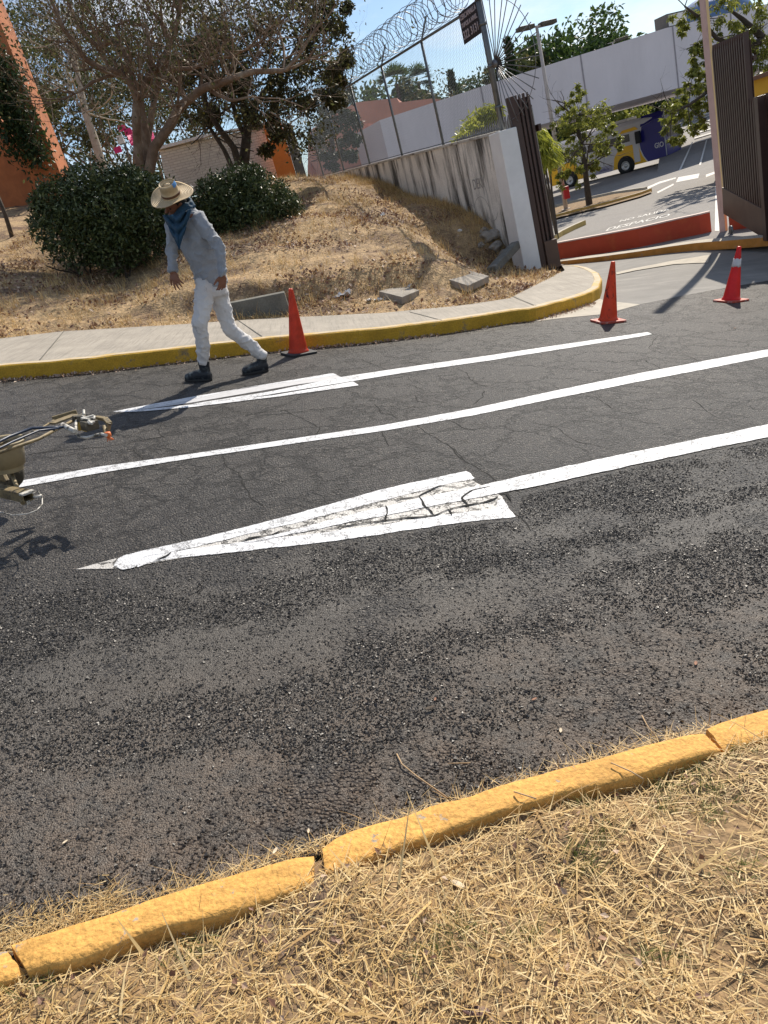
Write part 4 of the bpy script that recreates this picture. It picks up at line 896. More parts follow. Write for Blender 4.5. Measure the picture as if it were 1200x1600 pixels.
# ---- main smooth-barked tree with twisting stems (measured paths, in px of the photo)
def pxpath(pts, Y0, dY=0., sc=1 / 3.):
    n = len(pts); return [deep(x * sc, y * sc, Y0 + dY * (i / (n - 1)) ) for i, (x, y) in enumerate(pts)]
mt = thing('twisted_tree', 'big half-bare tree with smooth twisting brown stems rising behind the left bush', 'tree', deep(228, 262, 18.5))
mb = MB(); tips = []
stems = [([(668, 800), (650, 720), (638, 640), (640, 560), (640, 460), (622, 400), (560, 332), (480, 325), (430, 295), (390, 265), (340, 200), (300, 140), (270, 60), (230, -30)], 18.5, -1.2, .115, .03),
         ([(640, 460), (625, 380), (608, 300), (575, 235), (540, 198), (510, 200), (470, 222), (420, 190), (370, 130), (330, 40), (300, -40)], 18.5, .8, .085, .03),
         ([(700, 800), (692, 700), (675, 600), (662, 500), (660, 430), (690, 372), (740, 320), (770, 270), (800, 180), (830, 100), (845, 20), (850, -60)], 18.6, .4, .12, .04),
         ([(706, 790), (694, 680), (712, 560), (728, 460), (742, 380), (780, 300), (800, 210), (770, 120), (700, 40), (640, -40)], 18.9, .9, .085, .03),
         ([(698, 800), (720, 700), (775, 620), (815, 540), (870, 480), (930, 425), (975, 405), (1030, 400), (1100, 365), (1200, 335), (1330, 330)], 18.4, -1.0, .12, .045),
         ([(785, 332), (830, 322), (900, 325), (960, 305), (1000, 280), (1080, 270), (1160, 230)], 18.6, -.8, .05, .018),
         ([(560, 345), (500, 352), (430, 380), (390, 420), (350, 440)], 18.2, -.6, .045, .02),
         ([(720, 320), (706, 250), (700, 180), (690, 120), (600, 95), (520, 130)], 18.7, .3, .045, .02),
         ([(975, 405), (1010, 440), (1080, 470), (1180, 450)], 18.0, -.4, .05, .018)]
for pts, Y0, dY, r0, r1 in stems:
    P = rs(pxpath(pts, Y0, dY), len(pts) * 3)
    P = [p + np.array([nz3(p * 2, 1.) * .05, nz3(p * 2 + 9, 1.) * .12, nz3(p * 2 + 4, 1.) * .04]) for p in P]; n = len(P)
    mb.tube(P, [r0 + (r1 - r0) * i / (n - 1) for i in range(n)], 9, cap=False)
    for j in range(n // 3, n, 3):
        for _ in range(2):
            d = unit(unit(P[j] - P[j - 1]) * .5 + rng.normal(size=3) * .6 + zv * .5); branch(mb, P[j], d, rng.uniform(.7, 1.5), max(.014, (r0 + (r1 - r0) * j / n) * .35), 3, tips, curl=.5, nb=3, up=.3, spread=.6)
    for _ in range(3): branch(mb, P[-1], unit(unit(P[-1] - P[-2]) + rng.normal(size=3) * .4), rng.uniform(1, 1.7), r1 * .8, 3, tips, curl=.4, nb=3, up=.35)
mb.build('trunk', BARK, mt, recalc=False)
tp = np.array([t_[0] for t_ in tips if t_[1] <= 1]); P = tp[rng.integers(0, len(tp), 9000)] + rng.normal(size=(9000, 3)) * .16
V, Fq = leaf_quads(P, .075, .5, .5); link('crown', fastmesh('crown', V, Fq, rnd=rng.random(len(P))), L_THICK, mt)

# ---- dark dense tree, forked trunk in front of the brick wall
dt = thing('dark_tree', 'dense dark brown-leaved tree with a forked trunk in front of the brick wall', 'tree', deep(378, 268, 23))
mb = MB(); tips = []
for pts, Y0, dY, r0, r1 in [([(1140, 800), (1150, 700), (1160, 600), (1150, 500), (1120, 380), (1080, 250), (1040, 100)], 23, .5, .16, .05),
         ([(1125, 790), (1095, 690), (1040, 620), (1000, 560), (960, 470), (940, 350), (930, 220)], 22.8, -.5, .10, .04),
         ([(1090, 790), (1050, 700), (1010, 640), (985, 600), (970, 500)], 22.8, .2, .07, .04),
         ([(1150, 640), (1110, 560), (1090, 480), (1060, 400)], 23.2, .2, .08, .04),
         ([(1165, 560), (1230, 440), (1330, 320), (1400, 200)], 23, .2, .08, .03)]:
    P = pxpath(pts, Y0, dY); n = len(P); mb.tube(P, [r0 + (r1 - r0) * i / (n - 1) for i in range(n)], 8, cap=False)
    for j in range(n // 2, n):
        for _ in range(4): branch(mb, P[j], unit(rng.normal(size=3) + zv * .5), rng.uniform(.9, 1.7), r1 * .6, 3, tips, nb=3, curl=.5, spread=.7)
mb.build('trunk', BARKD, dt, recalc=False)
cs = []; rr_ = []
for x, y, r in ((330, 30, 1.2), (390, 20, 1.5), (450, 10, 1.3), (500, 60, .9), (480, 120, 1.0), (420, 90, 1.5), (360, 100, 1.1), (440, 170, .8), (300, 90, .7), (510, 30, .6), (380, 160, .7), (470, -20, 1.2), (400, -60, 1.6), (320, -50, 1.2), (540, 95, .4), (520, 140, .55), (345, 150, .5), (420, 200, .45)):
    for _ in range(5):
        cs.append(deep(x, y, 22.6 + rng.uniform(-1.6, 1.6)) + rng.normal(size=3) * r * .45); rr_.append(r * rng.uniform(.35, .62))
crown('crown', dt, cs, rr_, 30000, .105, L_DARK, shell=.2, droop=.5)
# ---- hanging dark tree behind the fence
t3 = thing('drooping_tree', 'dark drooping tree hanging behind the chain-link by the orange pillar', 'tree', (deep(530, 290, 34)[0], 34, 2.4))
mb = MB(); tips = []; P = [deep(528, 300, 34), deep(520, 240, 34), deep(516, 190, 34), deep(510, 140, 34)]; mb.tube(P, [.16, .13, .1, .05], 7, cap=False)
for q in P[1:]:
    for _ in range(4): branch(mb, q, unit(rng.normal(size=3)), 1.0, .03, 2, tips, nb=3, up=-.1)
mb.build('trunk', BARKD, t3, recalc=False); cs = []; rr2 = []
for x, y, r in ((520, 180, .8), (545, 215, .6), (512, 225, .65), (535, 150, .7), (500, 200, .5), (548, 185, .5), (540, 245, .45), (515, 255, .4), (550, 240, .3), (505, 160, .6), (525, 120, .6)):
    for _ in range(4): cs.append(deep(x, y, 34 + rng.uniform(-1, 1)) + rng.normal(size=3) * r * .5); rr2.append(r * rng.uniform(.35, .6))
crown('crown', t3, cs, rr2, 11000, .13, L_DEEP, shell=.1, droop=1.)

# ---- bushes in front
def bush(label, blobs, n, leaf, base_px, name='bush', m=L_HEDGE, cat='bush'):
    P0 = ground(*base_px); root = thing(name, label, cat, P0); cs = []; rr2 = []
    for x, y, Y, r in blobs: cs.append(deep(x, y, Y)); rr2.append(r)
    for q_, r_ in list(zip(cs, rr2)):
        for _ in range(3): d_ = rdir(1)[0]; d_[2] = abs(d_[2]) * .8; cs.append(q_ + d_ * r_ * .85); rr2.append(r_ * rng.uniform(.22, .38))
    cs = np.array(cs); rr2 = np.array(rr2)
    vol = rr2 ** 2; pick = rng.choice(len(cs), n, p=vol / vol.sum()); d = rdir(n); rad = np.where(rng.random(n) < .7, rng.uniform(.84, 1.05, n), rng.uniform(.3, .9, n))
    lump = np.array([1 + .22 * nz3(q * 2.3 + 31 * k, 1.) + .16 * nz3(q * 6 + 7 * k, 1.) for q, k in zip(d, pick)])
    P = cs[pick] + d * (rr2[pick] * rad * lump)[:, None] * np.array([1, 1, .86])
    g_ = tz(P[:, 0], P[:, 1]); P = P[P[:, 2] > g_ + .03]
    V, Fq = leaf_quads(P, leaf, .42, -.1, .8); link('foliage', fastmesh('foliage', V, Fq, rnd=np.clip(rng.normal(.42, .27, len(P)), 0, 1)), m, root)
    mb = MB(); tips_ = []
    for x, y, Y, r in blobs[::2]:
        p = deep(x, y, Y); g0 = np.array([p[0], p[1], float(tz(p[0], p[1])) - .1])
        r0_ = np.array([P0[0], P0[1], P0[2] - .15]); mb.tube([r0_, g0 - zv * .05], .03, 5)
        for _ in range(3): branch(mb, g0 + rng.normal(size=3) * .02, unit(rng.normal(size=3) * .4 + zv), (p[2] - g0[2] + r * .5) * .5, .02, 2, tips_, nb=3)
    mb.build('stems', BARKD, root, recalc=False); return root
bush('large rounded dark green bush behind the walking man', [(98, 320, 15.6, .55), (120, 370, 15.2, .62), (160, 315, 15.8, .78), (165, 355, 15.3, .8), (212, 325, 15.8, .72), (212, 362, 15.4, .68), (130, 298, 16.2, .5), (200, 302, 16.2, .55), (238, 312, 16.0, .5), (240, 352, 15.6, .5), (90, 350, 15.4, .5), (78, 312, 15.6, .33), (180, 390, 15.0, .45), (262, 330, 15.9, .4)], 34000, .085, (160, 405))
bush('smaller dark green bush to the right of the walking man', [(345, 315, 16.6, .6), (375, 300, 16.8, .62), (405, 315, 16.6, .62), (360, 340, 16.3, .55), (395, 345, 16.2, .55), (430, 325, 16.4, .5), (335, 338, 16.4, .42), (390, 295, 16.9, .4), (450, 328, 16.3, .32), (342, 308, 16.7, .38)], 19000, .08, (390, 365))

# ---- background thicket, left of frame to the fence
thk = [(20, 175, 44, 11, 5, 2600), (95, 150, 47, 12, 5.5, 2600), (165, 130, 52, 13, 6, 2600), (240, 140, 48, 12, 6, 2600), (310, 160, 50, 11, 6, 3000), (60, 200, 38, 8, 4.5, 2600), (130, 200, 40, 7.5, 5, 3000), (290, 190, 42, 7, 4.5, 3000), (195, 190, 44, 8, 5, 3000)]
kinds = ['tall thin half-bare tree behind the orange wall', 'grey thin tree showing between the orange wall and the twisted stems', 'feathery bare tree straight behind the twisted stems', 'thin tree behind the pink canopy', 'thin-leaved tree above the brick wall', 'short scrubby tree beside the orange wall', 'scrubby olive tree beside the pale trunk', 'scrubby tree just over the brick wall coping', 'scrubby tree to the left of the pink canopy']
for (x, y, Y, h_, cw, n), lb in zip(thk, kinds):
    p = deep(x + 20, 285, Y); p = np.array([p[0], Y, p[2] - 1]); tree(lb, p, h_ + 1, cw, L_THICK, BARK, n=n + 1500, leaf=.19, nclump=30, trunk_r=.10, ch=.8, group='thin trees behind the bushes', name='thin_tree', dens=.30, shell=.1, depth=4)
pt = thing('pale_trunk_tree', 'straight pale grey trunk standing in the thicket right of the orange wall', 'tree', deep(160, 262, 34))
mb = MB(); tips = []; P = [deep(162, 270, 34), deep(150, 225, 34), deep(133, 175, 34), deep(122, 120, 34.3), deep(112, 60, 34.6)]; mb.tube(P, [.20, .17, .14, .1, .06], 8, cap=False)
for j in (2, 3, 4):
    for _ in range(4): branch(mb, P[j], unit(rng.normal(size=3) + zv * .8), 1.8, .04, 3, tips, nb=3)
mb.build('trunk', BARKL, pt, recalc=False)
# small dark post on the far left bank
g0 = ground(18, 370); wpst = MB(); t0 = deep(-6, 300, g0[1]); wpst.tube([g0 - zv * .1, (g0 + t0) / 2 + np.array([.03, 0, 0]), t0], [.055, .05, .045], 8); tag(wpst.build('leaning_post', BARKD), 'short dark wooden stake leaning in the straw at the far left', 'post')

# ---- distant trees over and under the bridge
far = [('round leafy green tree above the bridge, right of the lamp pole', 905, 78, 95, 15.5, 17, 6500, L_GREEN), ('leafy green tree above the bridge just left of the lamp pole', 838, 92, 98, 14, 10, 4000, L_GREEN),
       ('pale thin tree above the bridge behind the spiked fan', 800, 105, 90, 11, 7, 2000, L_THICK), ('bushy green tree behind the salmon parapet', 588, 140, 98, 11, 11, 3800, L_GREEN),
       ('dark tree between the salmon wall and the fan palm', 560, 150, 110, 13, 8, 3000, L_DEEP), ('low dark tree left of the cypress above the wall', 672, 150, 100, 8, 8, 2600, L_DEEP), ('dense tree low behind the bridge under the sign', 745, 128, 105, 9.5, 9, 2600, L_GREEN),
       ('round tree at the right of the leafy crown behind the bridge', 950, 70, 102, 12.5, 8, 3000, L_GREEN)]
for lb, x, y, Y, h_, cw, n, m in far:
    p = deep(x, y, Y); cz = p[2]; tree(lb, (p[0], Y, LOT), cz - LOT + h_ * .28, cw, m, n=n, leaf=.62, trunk_r=.28, ch=.62, nclump=26, group='trees beyond the bridge', name='far_tree')
for lb, x, Y, m in (('dark green tree in the shade under the bridge behind the lamp pole', 860, 84, L_DEEP), ('yellowing tree under the bridge above the bus', 935, 80, L_LIME), ('dark tree under the bridge over the bus roof', 985, 86, L_DEEP), ('dense tree under the bridge beside the hanging branch', 1040, 90, L_DEEP), ('wide green tree under the right end of the bridge', 1085, 94, L_GREEN), ('low dark tree under the bridge left of the bus', 895, 88, L_DEEP)):
    p = deep(x, 200, Y); tree(lb, (p[0], Y, LOT), 7.6, 9.5, m, n=4200, leaf=.5, trunk_r=.25, ch=.72, nclump=26, group='trees under the bridge', name='far_tree', dens=.42)
def palm(x, y, Y, lb):
    p = deep(x, y, Y); root = thing('fan_palm', lb, 'palm tree', (p[0], Y, LOT), 'fan palms beyond the fence'); mb = MB(); mb.tube([(p[0], Y, LOT), (p[0] + .2, Y, p[2])], [.25, .2], 8, cap=False); mb.build('trunk', BARKD, root)
    Vs = []; Fs = []; rn = []
    for k in range(46):
        d = rdir(1)[0]; d[2] = d[2] * .8 + .25; d = unit(d); c = p + d * 1.2; sd_ = unit(np.cross(d, zv)); upn = np.cross(sd_, d)
        for j in range(9):
            a = (j - 4) * .3; q = unit(d * math.cos(a) + sd_ * math.sin(a) - zv * .1); t_ = np.cross(q, upn) * .07; o = len(Vs); Vs += [c, c + q * .6 + t_, c + q * 1.25 - zv * .15, c + q * .6 - t_]; Fs.append((o, o + 1, o + 2, o + 3)); rn.append(rng.random())
    link('fronds', fastmesh('fronds', Vs, Fs, rnd=rn), L_GREEN, root)
palm(617, 132, 92, 'fan palm nearer the salmon parapet'); palm(650, 128, 95, 'fan palm standing right of the other, left of the bare tree')
def cypress(x, y, Y, h_, lb):
    p = deep(x, y, Y); root = thing('cypress', lb, 'tree', (p[0], Y, LOT), 'slim dark cypresses'); mb = MB(); mb.tube([(p[0], Y, LOT), (p[0], Y, p[2])], [.2, .05], 6, cap=False); mb.build('trunk', BARKD, root)
    n = 1500; t_ = rng.random(n); a = rng.random(n) * 6.28; r = (.75 * (1 - t_) ** .6 + .1) * rng.uniform(.5, 1, n); P = np.stack([p[0] + r * np.cos(a), Y + r * np.sin(a), p[2] - h_ * (1 - t_)], 1)
    V, Fq = leaf_quads(P, .4, .4, -.8); link('crown', fastmesh('crown', V, Fq, rnd=rng.random(n)), L_DEEP, root)
cypress(703, 112, 88, 5.5, 'slim dark cypress behind the bare tree'); cypress(792, 62, 80, 6, 'slim cypress top behind the spiked fan')
for x, y, Y, lb in ((690, 95, 88, 'bare spreading tree seen through the chain-link left of the sign'), (735, 100, 92, 'bare thin tree seen through the chain-link under the sign')):
    p = deep(x, 200, Y); tree(lb, (p[0], Y, LOT), deep(x, y - 12, Y)[2] - LOT, 7, L_THICK, BARK, n=1500, leaf=.28, trunk_r=.2, ch=.7, group='bare trees beyond the fence', name='bare_tree', depth=4)
# yellow-green shrub and palm beside the left gate
def shrub_px(lb, blobs, n, leaf, m, name='shrub', bz=LOT, droop=.6, cat='shrub', aspect=.3):
    c0 = deep(*blobs[0][:3]); root = thing(name, lb, cat, (c0[0], c0[1], bz)); cs = [deep(x, y, Y) for x, y, Y, r in blobs]; crown('foliage', root, cs, [b_[3] for b_ in blobs], n, leaf, m, aspect=aspect, droop=droop, shell=.2)
    mb = MB()
    for c in cs: mb.tube([(c0[0], c0[1], bz), ((c0[0] + c[0]) / 2, c[1], (bz + c[2]) / 2 + .1), c], [.05, .035, .015], 6, cap=False)
    mb.build('stems', BARKD, root); return root
shrub_px('bright yellow-green shrub behind the chain-link beside the brown slats', [(750, 190, 22, .42), (735, 208, 21.5, .4), (765, 178, 22, .35), (725, 222, 21, .3), (750, 215, 21.5, .4)], 2600, .16, L_YEL)
shrub_px('yellow-green palm-like plant just right of the left gate', [(846, 225, 24, .42), (850, 245, 24, .4), (840, 210, 24.3, .3), (858, 235, 24.2, .35)], 1100, .34, L_YEL, name='palm_shrub', droop=1.2, aspect=.14)
# island tree
tb = level(921, 322, LOT); it = thing('island_tree', 'young leafy yellow-green tree on the kerbed island in front of the bus', 'tree', tb)
mb = MB(); tips = []; Y0 = tb[1]; P = [tb - zv * .2, deep(917, 290, Y0), deep(914, 260, Y0), deep(908, 225, Y0), deep(900, 180, Y0)]; mb.tube(P, [.16, .13, .11, .08, .04], 8, cap=False)
for j in (2, 3, 4):
    for _ in range(5): branch(mb, P[j], unit(rng.normal(size=3) + zv * .5), 1.1, .035, 2, tips, nb=3)
mb.build('trunk', BARKD, it, recalc=False); cs = []; rr2 = []
for x, y, r in ((900, 165, .55), (885, 185, .5), (915, 180, .6), (940, 190, .6), (895, 210, .75), (930, 215, .8), (955, 212, .3), (880, 235, .6), (910, 245, .65), (938, 240, .4), (890, 260, .5), (925, 258, .35), (875, 275, .3), (905, 150, .3), (868, 250, .3), (968, 228, .16)):
    for _ in range(8): cs.append(deep(x, y, Y0 + rng.uniform(-1.5, 1.5)) + rng.normal(size=3) * r * .6); rr2.append(r * rng.uniform(.2, .42))
crown('crown', it, cs, rr2, 9000, .12, L_LIME, shell=.0, droop=.5)
# overhanging tree at the right
rt = thing('overhanging_tree', 'leafy tree reaching in from the right behind the tall pole and gate', 'tree', (26, 33, LOT)); mb = MB(); tips = []
Yr = 29; P = [np.array([27, 31, LOT]), deep(1330, 180, Yr), deep(1280, 110, Yr), deep(1230, 75, Yr), deep(1195, 62, Yr), deep(1160, 30, Yr), deep(1140, 15, Yr)]
mb.tube(P, [.45, .35, .28, .2, .14, .08, .04], 8, cap=False)
for pts in (((1230, 75), (1190, 90), (1150, 95), (1110, 140), (1075, 165), (1050, 175)), ((1195, 62), (1160, 75), (1120, 60), (1090, 25), (1070, 10)), ((1190, 90), (1170, 70), (1150, 60)), ((1280, 110), (1200, 150), (1150, 130))):
    Q = [deep(x, y, Yr - .3 * i) for i, (x, y) in enumerate(pts)]; mb.tube(Q, list(np.linspace(.12, .03, len(Q))), 7, cap=False)
    for q in Q[1:]:
        for _ in range(3): branch(mb, q, unit(rng.normal(size=3)), .9, .02, 2, tips, nb=2, up=-.1)
mb.build('trunk', BARKD, rt, recalc=False); cs = []; rr2 = []
for x, y, r in ((1085, 20, .5), (1070, 38, .35), (1110, 15, .5), (1140, 5, .6), (1175, 10, .7), (1180, 45, .6), (1150, 60, .5), (1120, 75, .4), (1165, 90, .6), (1195, 80, .6), (1200, 120, .6), (1180, 115, .5), (1090, 70, .25), (1080, 95, .3), (1105, 95, .35), (1060, 165, .5), (1075, 150, .45), (1095, 140, .4), (1045, 180, .35), (1080, 185, .4), (1065, 210, .35), (1050, 200, .3), (1110, 130, .35), (1093, 195, .25), (1100, 165, .3), (1220, 60, .8), (1240, 120, .8), (1085, 120, .3), (1195, 20, .6)):
    for _ in range(7): cs.append(deep(x, y, Yr + rng.uniform(-1.2, .6)) + rng.normal(size=3) * r * .55); rr2.append(r * rng.uniform(.2, .42))
crown('crown', rt, cs, rr2, 12500, .15, L_LIME, shell=.0, droop=.9, aspect=.38)

# ================================================================== TRAFFIC CONES
ORC = mat('orange_cone_plastic', (.62, .06, .02), .42, var=.25, vs=9, stain=(.7, .42, .36), sts=(38, 38, 38), stth=(.70, .72))
ORC2 = mat('scuffed_cone_plastic', (.72, .085, .022), .45, var=.12, vs=9, stain=(.10, .02, .012), sts=(16, 16, 7), stth=(.56, .62))
REDC = mat('red_cone_plastic', (.74, .028, .028), .4, var=.08, vs=9, stain=(.45, .03, .03), sts=(12, 12, 12), stth=(.6, .7))
CREF = mat('reflective_collar', (.62, .60, .60), .35, var=.12, vs=25, stain=(.40, .10, .09), sts=(20, 20, 20), stth=(.62, .7))
CB1 = mat('black_cone_base', (.03, .032, .036), .6, var=.2); CB2 = mat('orange_cone_base', (.42, .06, .035), .6, var=.25, vs=12, stain=(.5, .35, .3), sts=(14, 14, 14), stth=(.5, .65)); CSPK = mat('white_paint_specks', (.7, .62, .6), .6)
def cone(px, py, h, m, basem, label, tilt=0., rotz=.3, collar=False, specks=0, tx=0.):
    c = road(px, py); root = thing('traffic_cone', label, 'traffic cone', c, 'traffic cones along the freshly painted lines')
    A = np.array([RU * math.cos(rotz) + RV * math.sin(rotz), -RU * math.sin(rotz) + RV * math.cos(rotz), RN])
    up_ = unit(RN + RU * tilt + RV * tx); A2 = np.array([unit(np.cross(RV, up_)), RV, up_])
    mb = MB(); b = .165; cs_ = .035; poly = []
    for sx, sy in ((1, 1), (-1, 1), (-1, -1), (1, -1)):
        for k in range(3):
            a = math.atan2(sy, sx) - math.pi / 4 + k * math.pi / 4; poly.append(c + A[0] * (sx * (b - cs_) + cs_ * math.cos(a)) + A[1] * (sy * (b - cs_) + cs_ * math.sin(a)) + RN * .003)
    mb.prism(poly, RN, .024); mb.build('base', basem, root, .005)
    mb = MB(); prof = [(.118, .022), (.120, .03), (.108, .05), (.104, .055)] + [(.104 - .078 * t_, .055 + (h - .075) * t_) for t_ in np.linspace(.04, 1, 22)] + [(.024, h - .012), (.017, h - .004), (.012, h - .02), (.012, h - .12)]
    mb.lathe(c, prof, A2, 36); mb.build('body', m, root)
    if collar:
        mb = MB(); t0, t1 = .62, .78; prof = [(.104 - .078 * t_ + .0025, .055 + (h - .075) * t_) for t_ in np.linspace(t0, t1, 4)]; prof = [(prof[0][0] - .003, prof[0][1])] + prof + [(prof[-1][0] - .003, prof[-1][1])]
        mb.lathe(c, prof, A2, 36, fn=lambda r, a: .006 * math.sin(a * 5 + 1) + .004 * math.sin(a * 11)); mb.build('reflective_collar', CREF, root)
    for k in range(specks):
        t_ = rng.uniform(.15, .8); a = rng.uniform(-2.6, -.9); r = .104 - .078 * t_ + .001; p = c + A2[0] * r * math.cos(a) + A2[1] * r * math.sin(a) + up_ * (.055 + (h - .075) * t_); mb = MB(); n_ = unit(p - (c + up_ * (p - c).dot(up_)))
        s1 = unit(np.cross(n_, up_)); q = rng.uniform(.003, .008); mb.ell(p, (q * 1.3, q, .0015), (s1, up_, n_), 8, 4)
        if k == 0: allm = MB()
        allm.v, allm.f = allm.v, allm.f; allm.add(mb.v, mb.f)
    if specks: o = allm.build('paint_spatter', CSPK, root)
    return root
cone(467, 553, .72, ORC, CB1, 'orange cone with black base and paint spots beside the pavement kerb, behind the walker', tilt=-.015, rotz=.25)
cone(950, 503, .70, ORC2, CB2, 'orange cone smeared with dark scuffs at the rounded end of the kerb', tilt=.045, rotz=-.1, tx=.0)
cone(1142, 471, .69, REDC, CB2, 'red cone with one dirty white collar at the mouth of the driveway', tilt=.06, rotz=.15, collar=True)

for m_ in (ORC, ORC2, REDC):
    t_ = m_.node_tree; b_ = t_.nodes['Principled BSDF']; tr = N(t_, 'ShaderNodeBsdfTranslucent'); src = b_.inputs['Base Color'].links[0].from_socket; t_.links.new(src, tr.inputs[0]); ms = N(t_, 'ShaderNodeMixShader'); ms.inputs[0].default_value = .3
    t_.links.new(b_.outputs[0], ms.inputs[1]); t_.links.new(tr.outputs[0], ms.inputs[2]); t_.links.new(ms.outputs[0], t_.nodes['Material Output'].inputs[0])
# ================================================================== THE WALKING MAN
def solid(name, mb, voxel, mats, parent, smooth=6, disp=None, factor=.5):
    me = mb.mesh(name); o = bpy.data.objects.new('tmp', me); COL.objects.link(o)
    r = o.modifiers.new('r', 'REMESH'); r.mode = 'VOXEL'; r.voxel_size = voxel; r.use_smooth_shade = True
    if smooth: s_ = o.modifiers.new('s', 'SMOOTH'); s_.iterations = smooth; s_.factor = factor
    dg = bpy.context.evaluated_depsgraph_get(); me2 = bpy.data.meshes.new_from_object(o.evaluated_get(dg)); me2.name = name; bpy.data.objects.remove(o)
    if disp:
        n = len(me2.vertices); co = np.zeros(n * 3, np.float32); me2.vertices.foreach_get('co', co); co = co.reshape(-1, 3).astype(float); nr = np.array([v.normal[:] for v in me2.vertices])
        co += nr * np.array([disp(p) for p in co])[:, None]; me2.vertices.foreach_set('co', co.astype(np.float32).ravel()); me2.update()
    me2.materials.clear(); me2.polygons.foreach_set('use_smooth', np.full(len(me2.polygons), True)); return link(name, me2, mats, parent)
fw = unit(np.array([-.74, -.67, 0.])); lf = np.array([-fw[1], fw[0], 0.])
def loft(mb, rings, n=20):
    """rings: (centre, half-width, half-depth[, side axis, front axis])"""
    vs = []
    for r in rings:
        c, a, b = r[:3]; sa, fa_ = (r[3], r[4]) if len(r) > 3 else (lf, fw)
        for j in range(n):
            t_ = 2 * math.pi * j / n; x, y = math.cos(t_), math.sin(t_); x = math.copysign(abs(x) ** .85, x); y = math.copysign(abs(y) ** .85, y); vs.append(c + sa * a * x + fa_ * b * y)
    k = len(rings); mb.add(vs, [(i * n + j, i * n + (j + 1) % n, (i + 1) * n + (j + 1) % n, (i + 1) * n + j) for i in range(k - 1) for j in range(n)] + [tuple(range(n))[::-1], tuple((k - 1) * n + j for j in range(n))])
def capsule(mb, pts, rad, n=14):
    mb.tube(pts, rad, n)
    for p, r in zip(pts, rad if not np.isscalar(rad) else [rad] * len(pts)): mb.ell(p, (r, r, r), None, n, 8)
J = dict(pel=deep(331, 442, 7.54), wst=deep(323, 418, 7.50), chs=deep(305, 372, 7.42), nkb=deep(291, 331, 7.40), LS=deep(311, 343, 7.28), RS=deep(270, 349, 7.50), LE=deep(343, 387, 7.20), LW=deep(348, 428, 7.17), RE=deep(269, 390, 7.46), RW=deep(269, 424, 7.36),
         LH=deep(323, 452, 7.47), RH=deep(338, 450, 7.60), LK=deep(312, 505, 7.34), RK=deep(358, 513, 7.58))
Lheel, Ltoe = road(331, 595), road(291, 596); Rheel, Rtoe = road(419, 580), road(380, 586)
LA = Lheel + unit(Ltoe - Lheel) * .055 + RN * .165; RA = Rheel + unit(Rtoe - Rheel) * .05 + RN * .165
hax = unit(.74 * (R @ unit(np.array([-.38, -.92, 0]))) - .67 * unit(ray(268, 300)))        # axis of the tilted hat
hc = deep(268, 305, 7.33)                                                                # middle of the brim
hd = hc - hax * .075; hf = unit(fw - hax * fw.dot(hax) * 1.0); hs = np.cross(hax, hf)
man = thing('person', 'man in straw hat, grey shirt, blue scarf and white trousers walking beside the kerb', 'person', (Lheel + Rheel) / 2)
SKIN = mat('brown_skin', (.22, .095, .055), .5, var=.08, vs=20, spec=.35); SHIRT = mat('grey_jersey', (.30, .32, .35), .85, var=.07, vs=14, bump=.002, bs=30, stain=(.23, .245, .27), sts=(10, 10, 7), stth=(.52, .68), sheen=.2)
TROU = mat('white_denim', (.62, .60, .585), .85, var=.05, vs=10, bump=.002, bs=40, stain=(.34, .33, .33), sts=(11, 11, 6), stth=(.58, .70)); BOOT = mat('dark_boot_leather', (.016, .020, .026), .45, var=.3, vs=30, stain=(.13, .15, .15), sts=(16, 16, 16), stth=(.52, .66)); SOLE = mat('boot_sole', (.03, .03, .03), .7)
SCARF = mat('blue_cotton', (.016, .055, .10), .8, var=.3, vs=14, stain=(.09, .19, .28), sts=(16, 16, 16), stth=(.6, .75)); HAIR = mat('black_hair', (.012, .010, .009), .5); LIP = mat('lip', (.18, .06, .045), .5)
b = MB()
# head, face
b.ell(hd, (.078, .098, .11), (hs, hf, hax)); b.ell(hd + hf * .03 - hax * .075, (.052, .062, .05), (hs, hf, hax)); b.tube([hd + hf * .092 + hax * .012, hd + hf * .118 - hax * .028, hd + hf * .098 - hax * .036], [.009, .016, .012], 8)
b.ell(hd + hf * .085 + hax * .02, (.052, .014, .012), (hs, hf, hax)); b.ell(hd + hf * .09 - hax * .068, (.026, .014, .010), (hs, hf, hax)); b.ell(hd + hf * .082 - hax * .098, (.024, .02, .02), (hs, hf, hax))
for sg_ in (-1, 1): b.ell(hd + hs * .08 * sg_ - hf * .005 - hax * .01, (.010, .022, .032), (hs, hf, hax), 10, 6)
capsule(b, [hd - hax * .05 - hf * .02, (hd + J['nkb']) / 2 - fw * .02, J['nkb']], [.058, .058, .068])
loft(b, [(J['nkb'] + zv * .01, .08, .06), (J['nkb'] - zv * .05, .15, .085), (J['chs'] + zv * .03, .155, .095), (J['chs'] - zv * .08, .14, .095), (J['wst'], .125, .09), (J['pel'], .14, .1), (J['pel'] - zv * .08, .12, .09)])
capsule(b, [J['LS'], J['LE'], J['LW']], [.048, .038, .027]); capsule(b, [J['RS'], J['RE'], J['RW']], [.048, .038, .027])
capsule(b, [J['LH'], J['LK'], LA - RN * .02], [.075, .05, .035]); capsule(b, [J['RH'], J['RK'], RA - RN * .02], [.075, .05, .035])
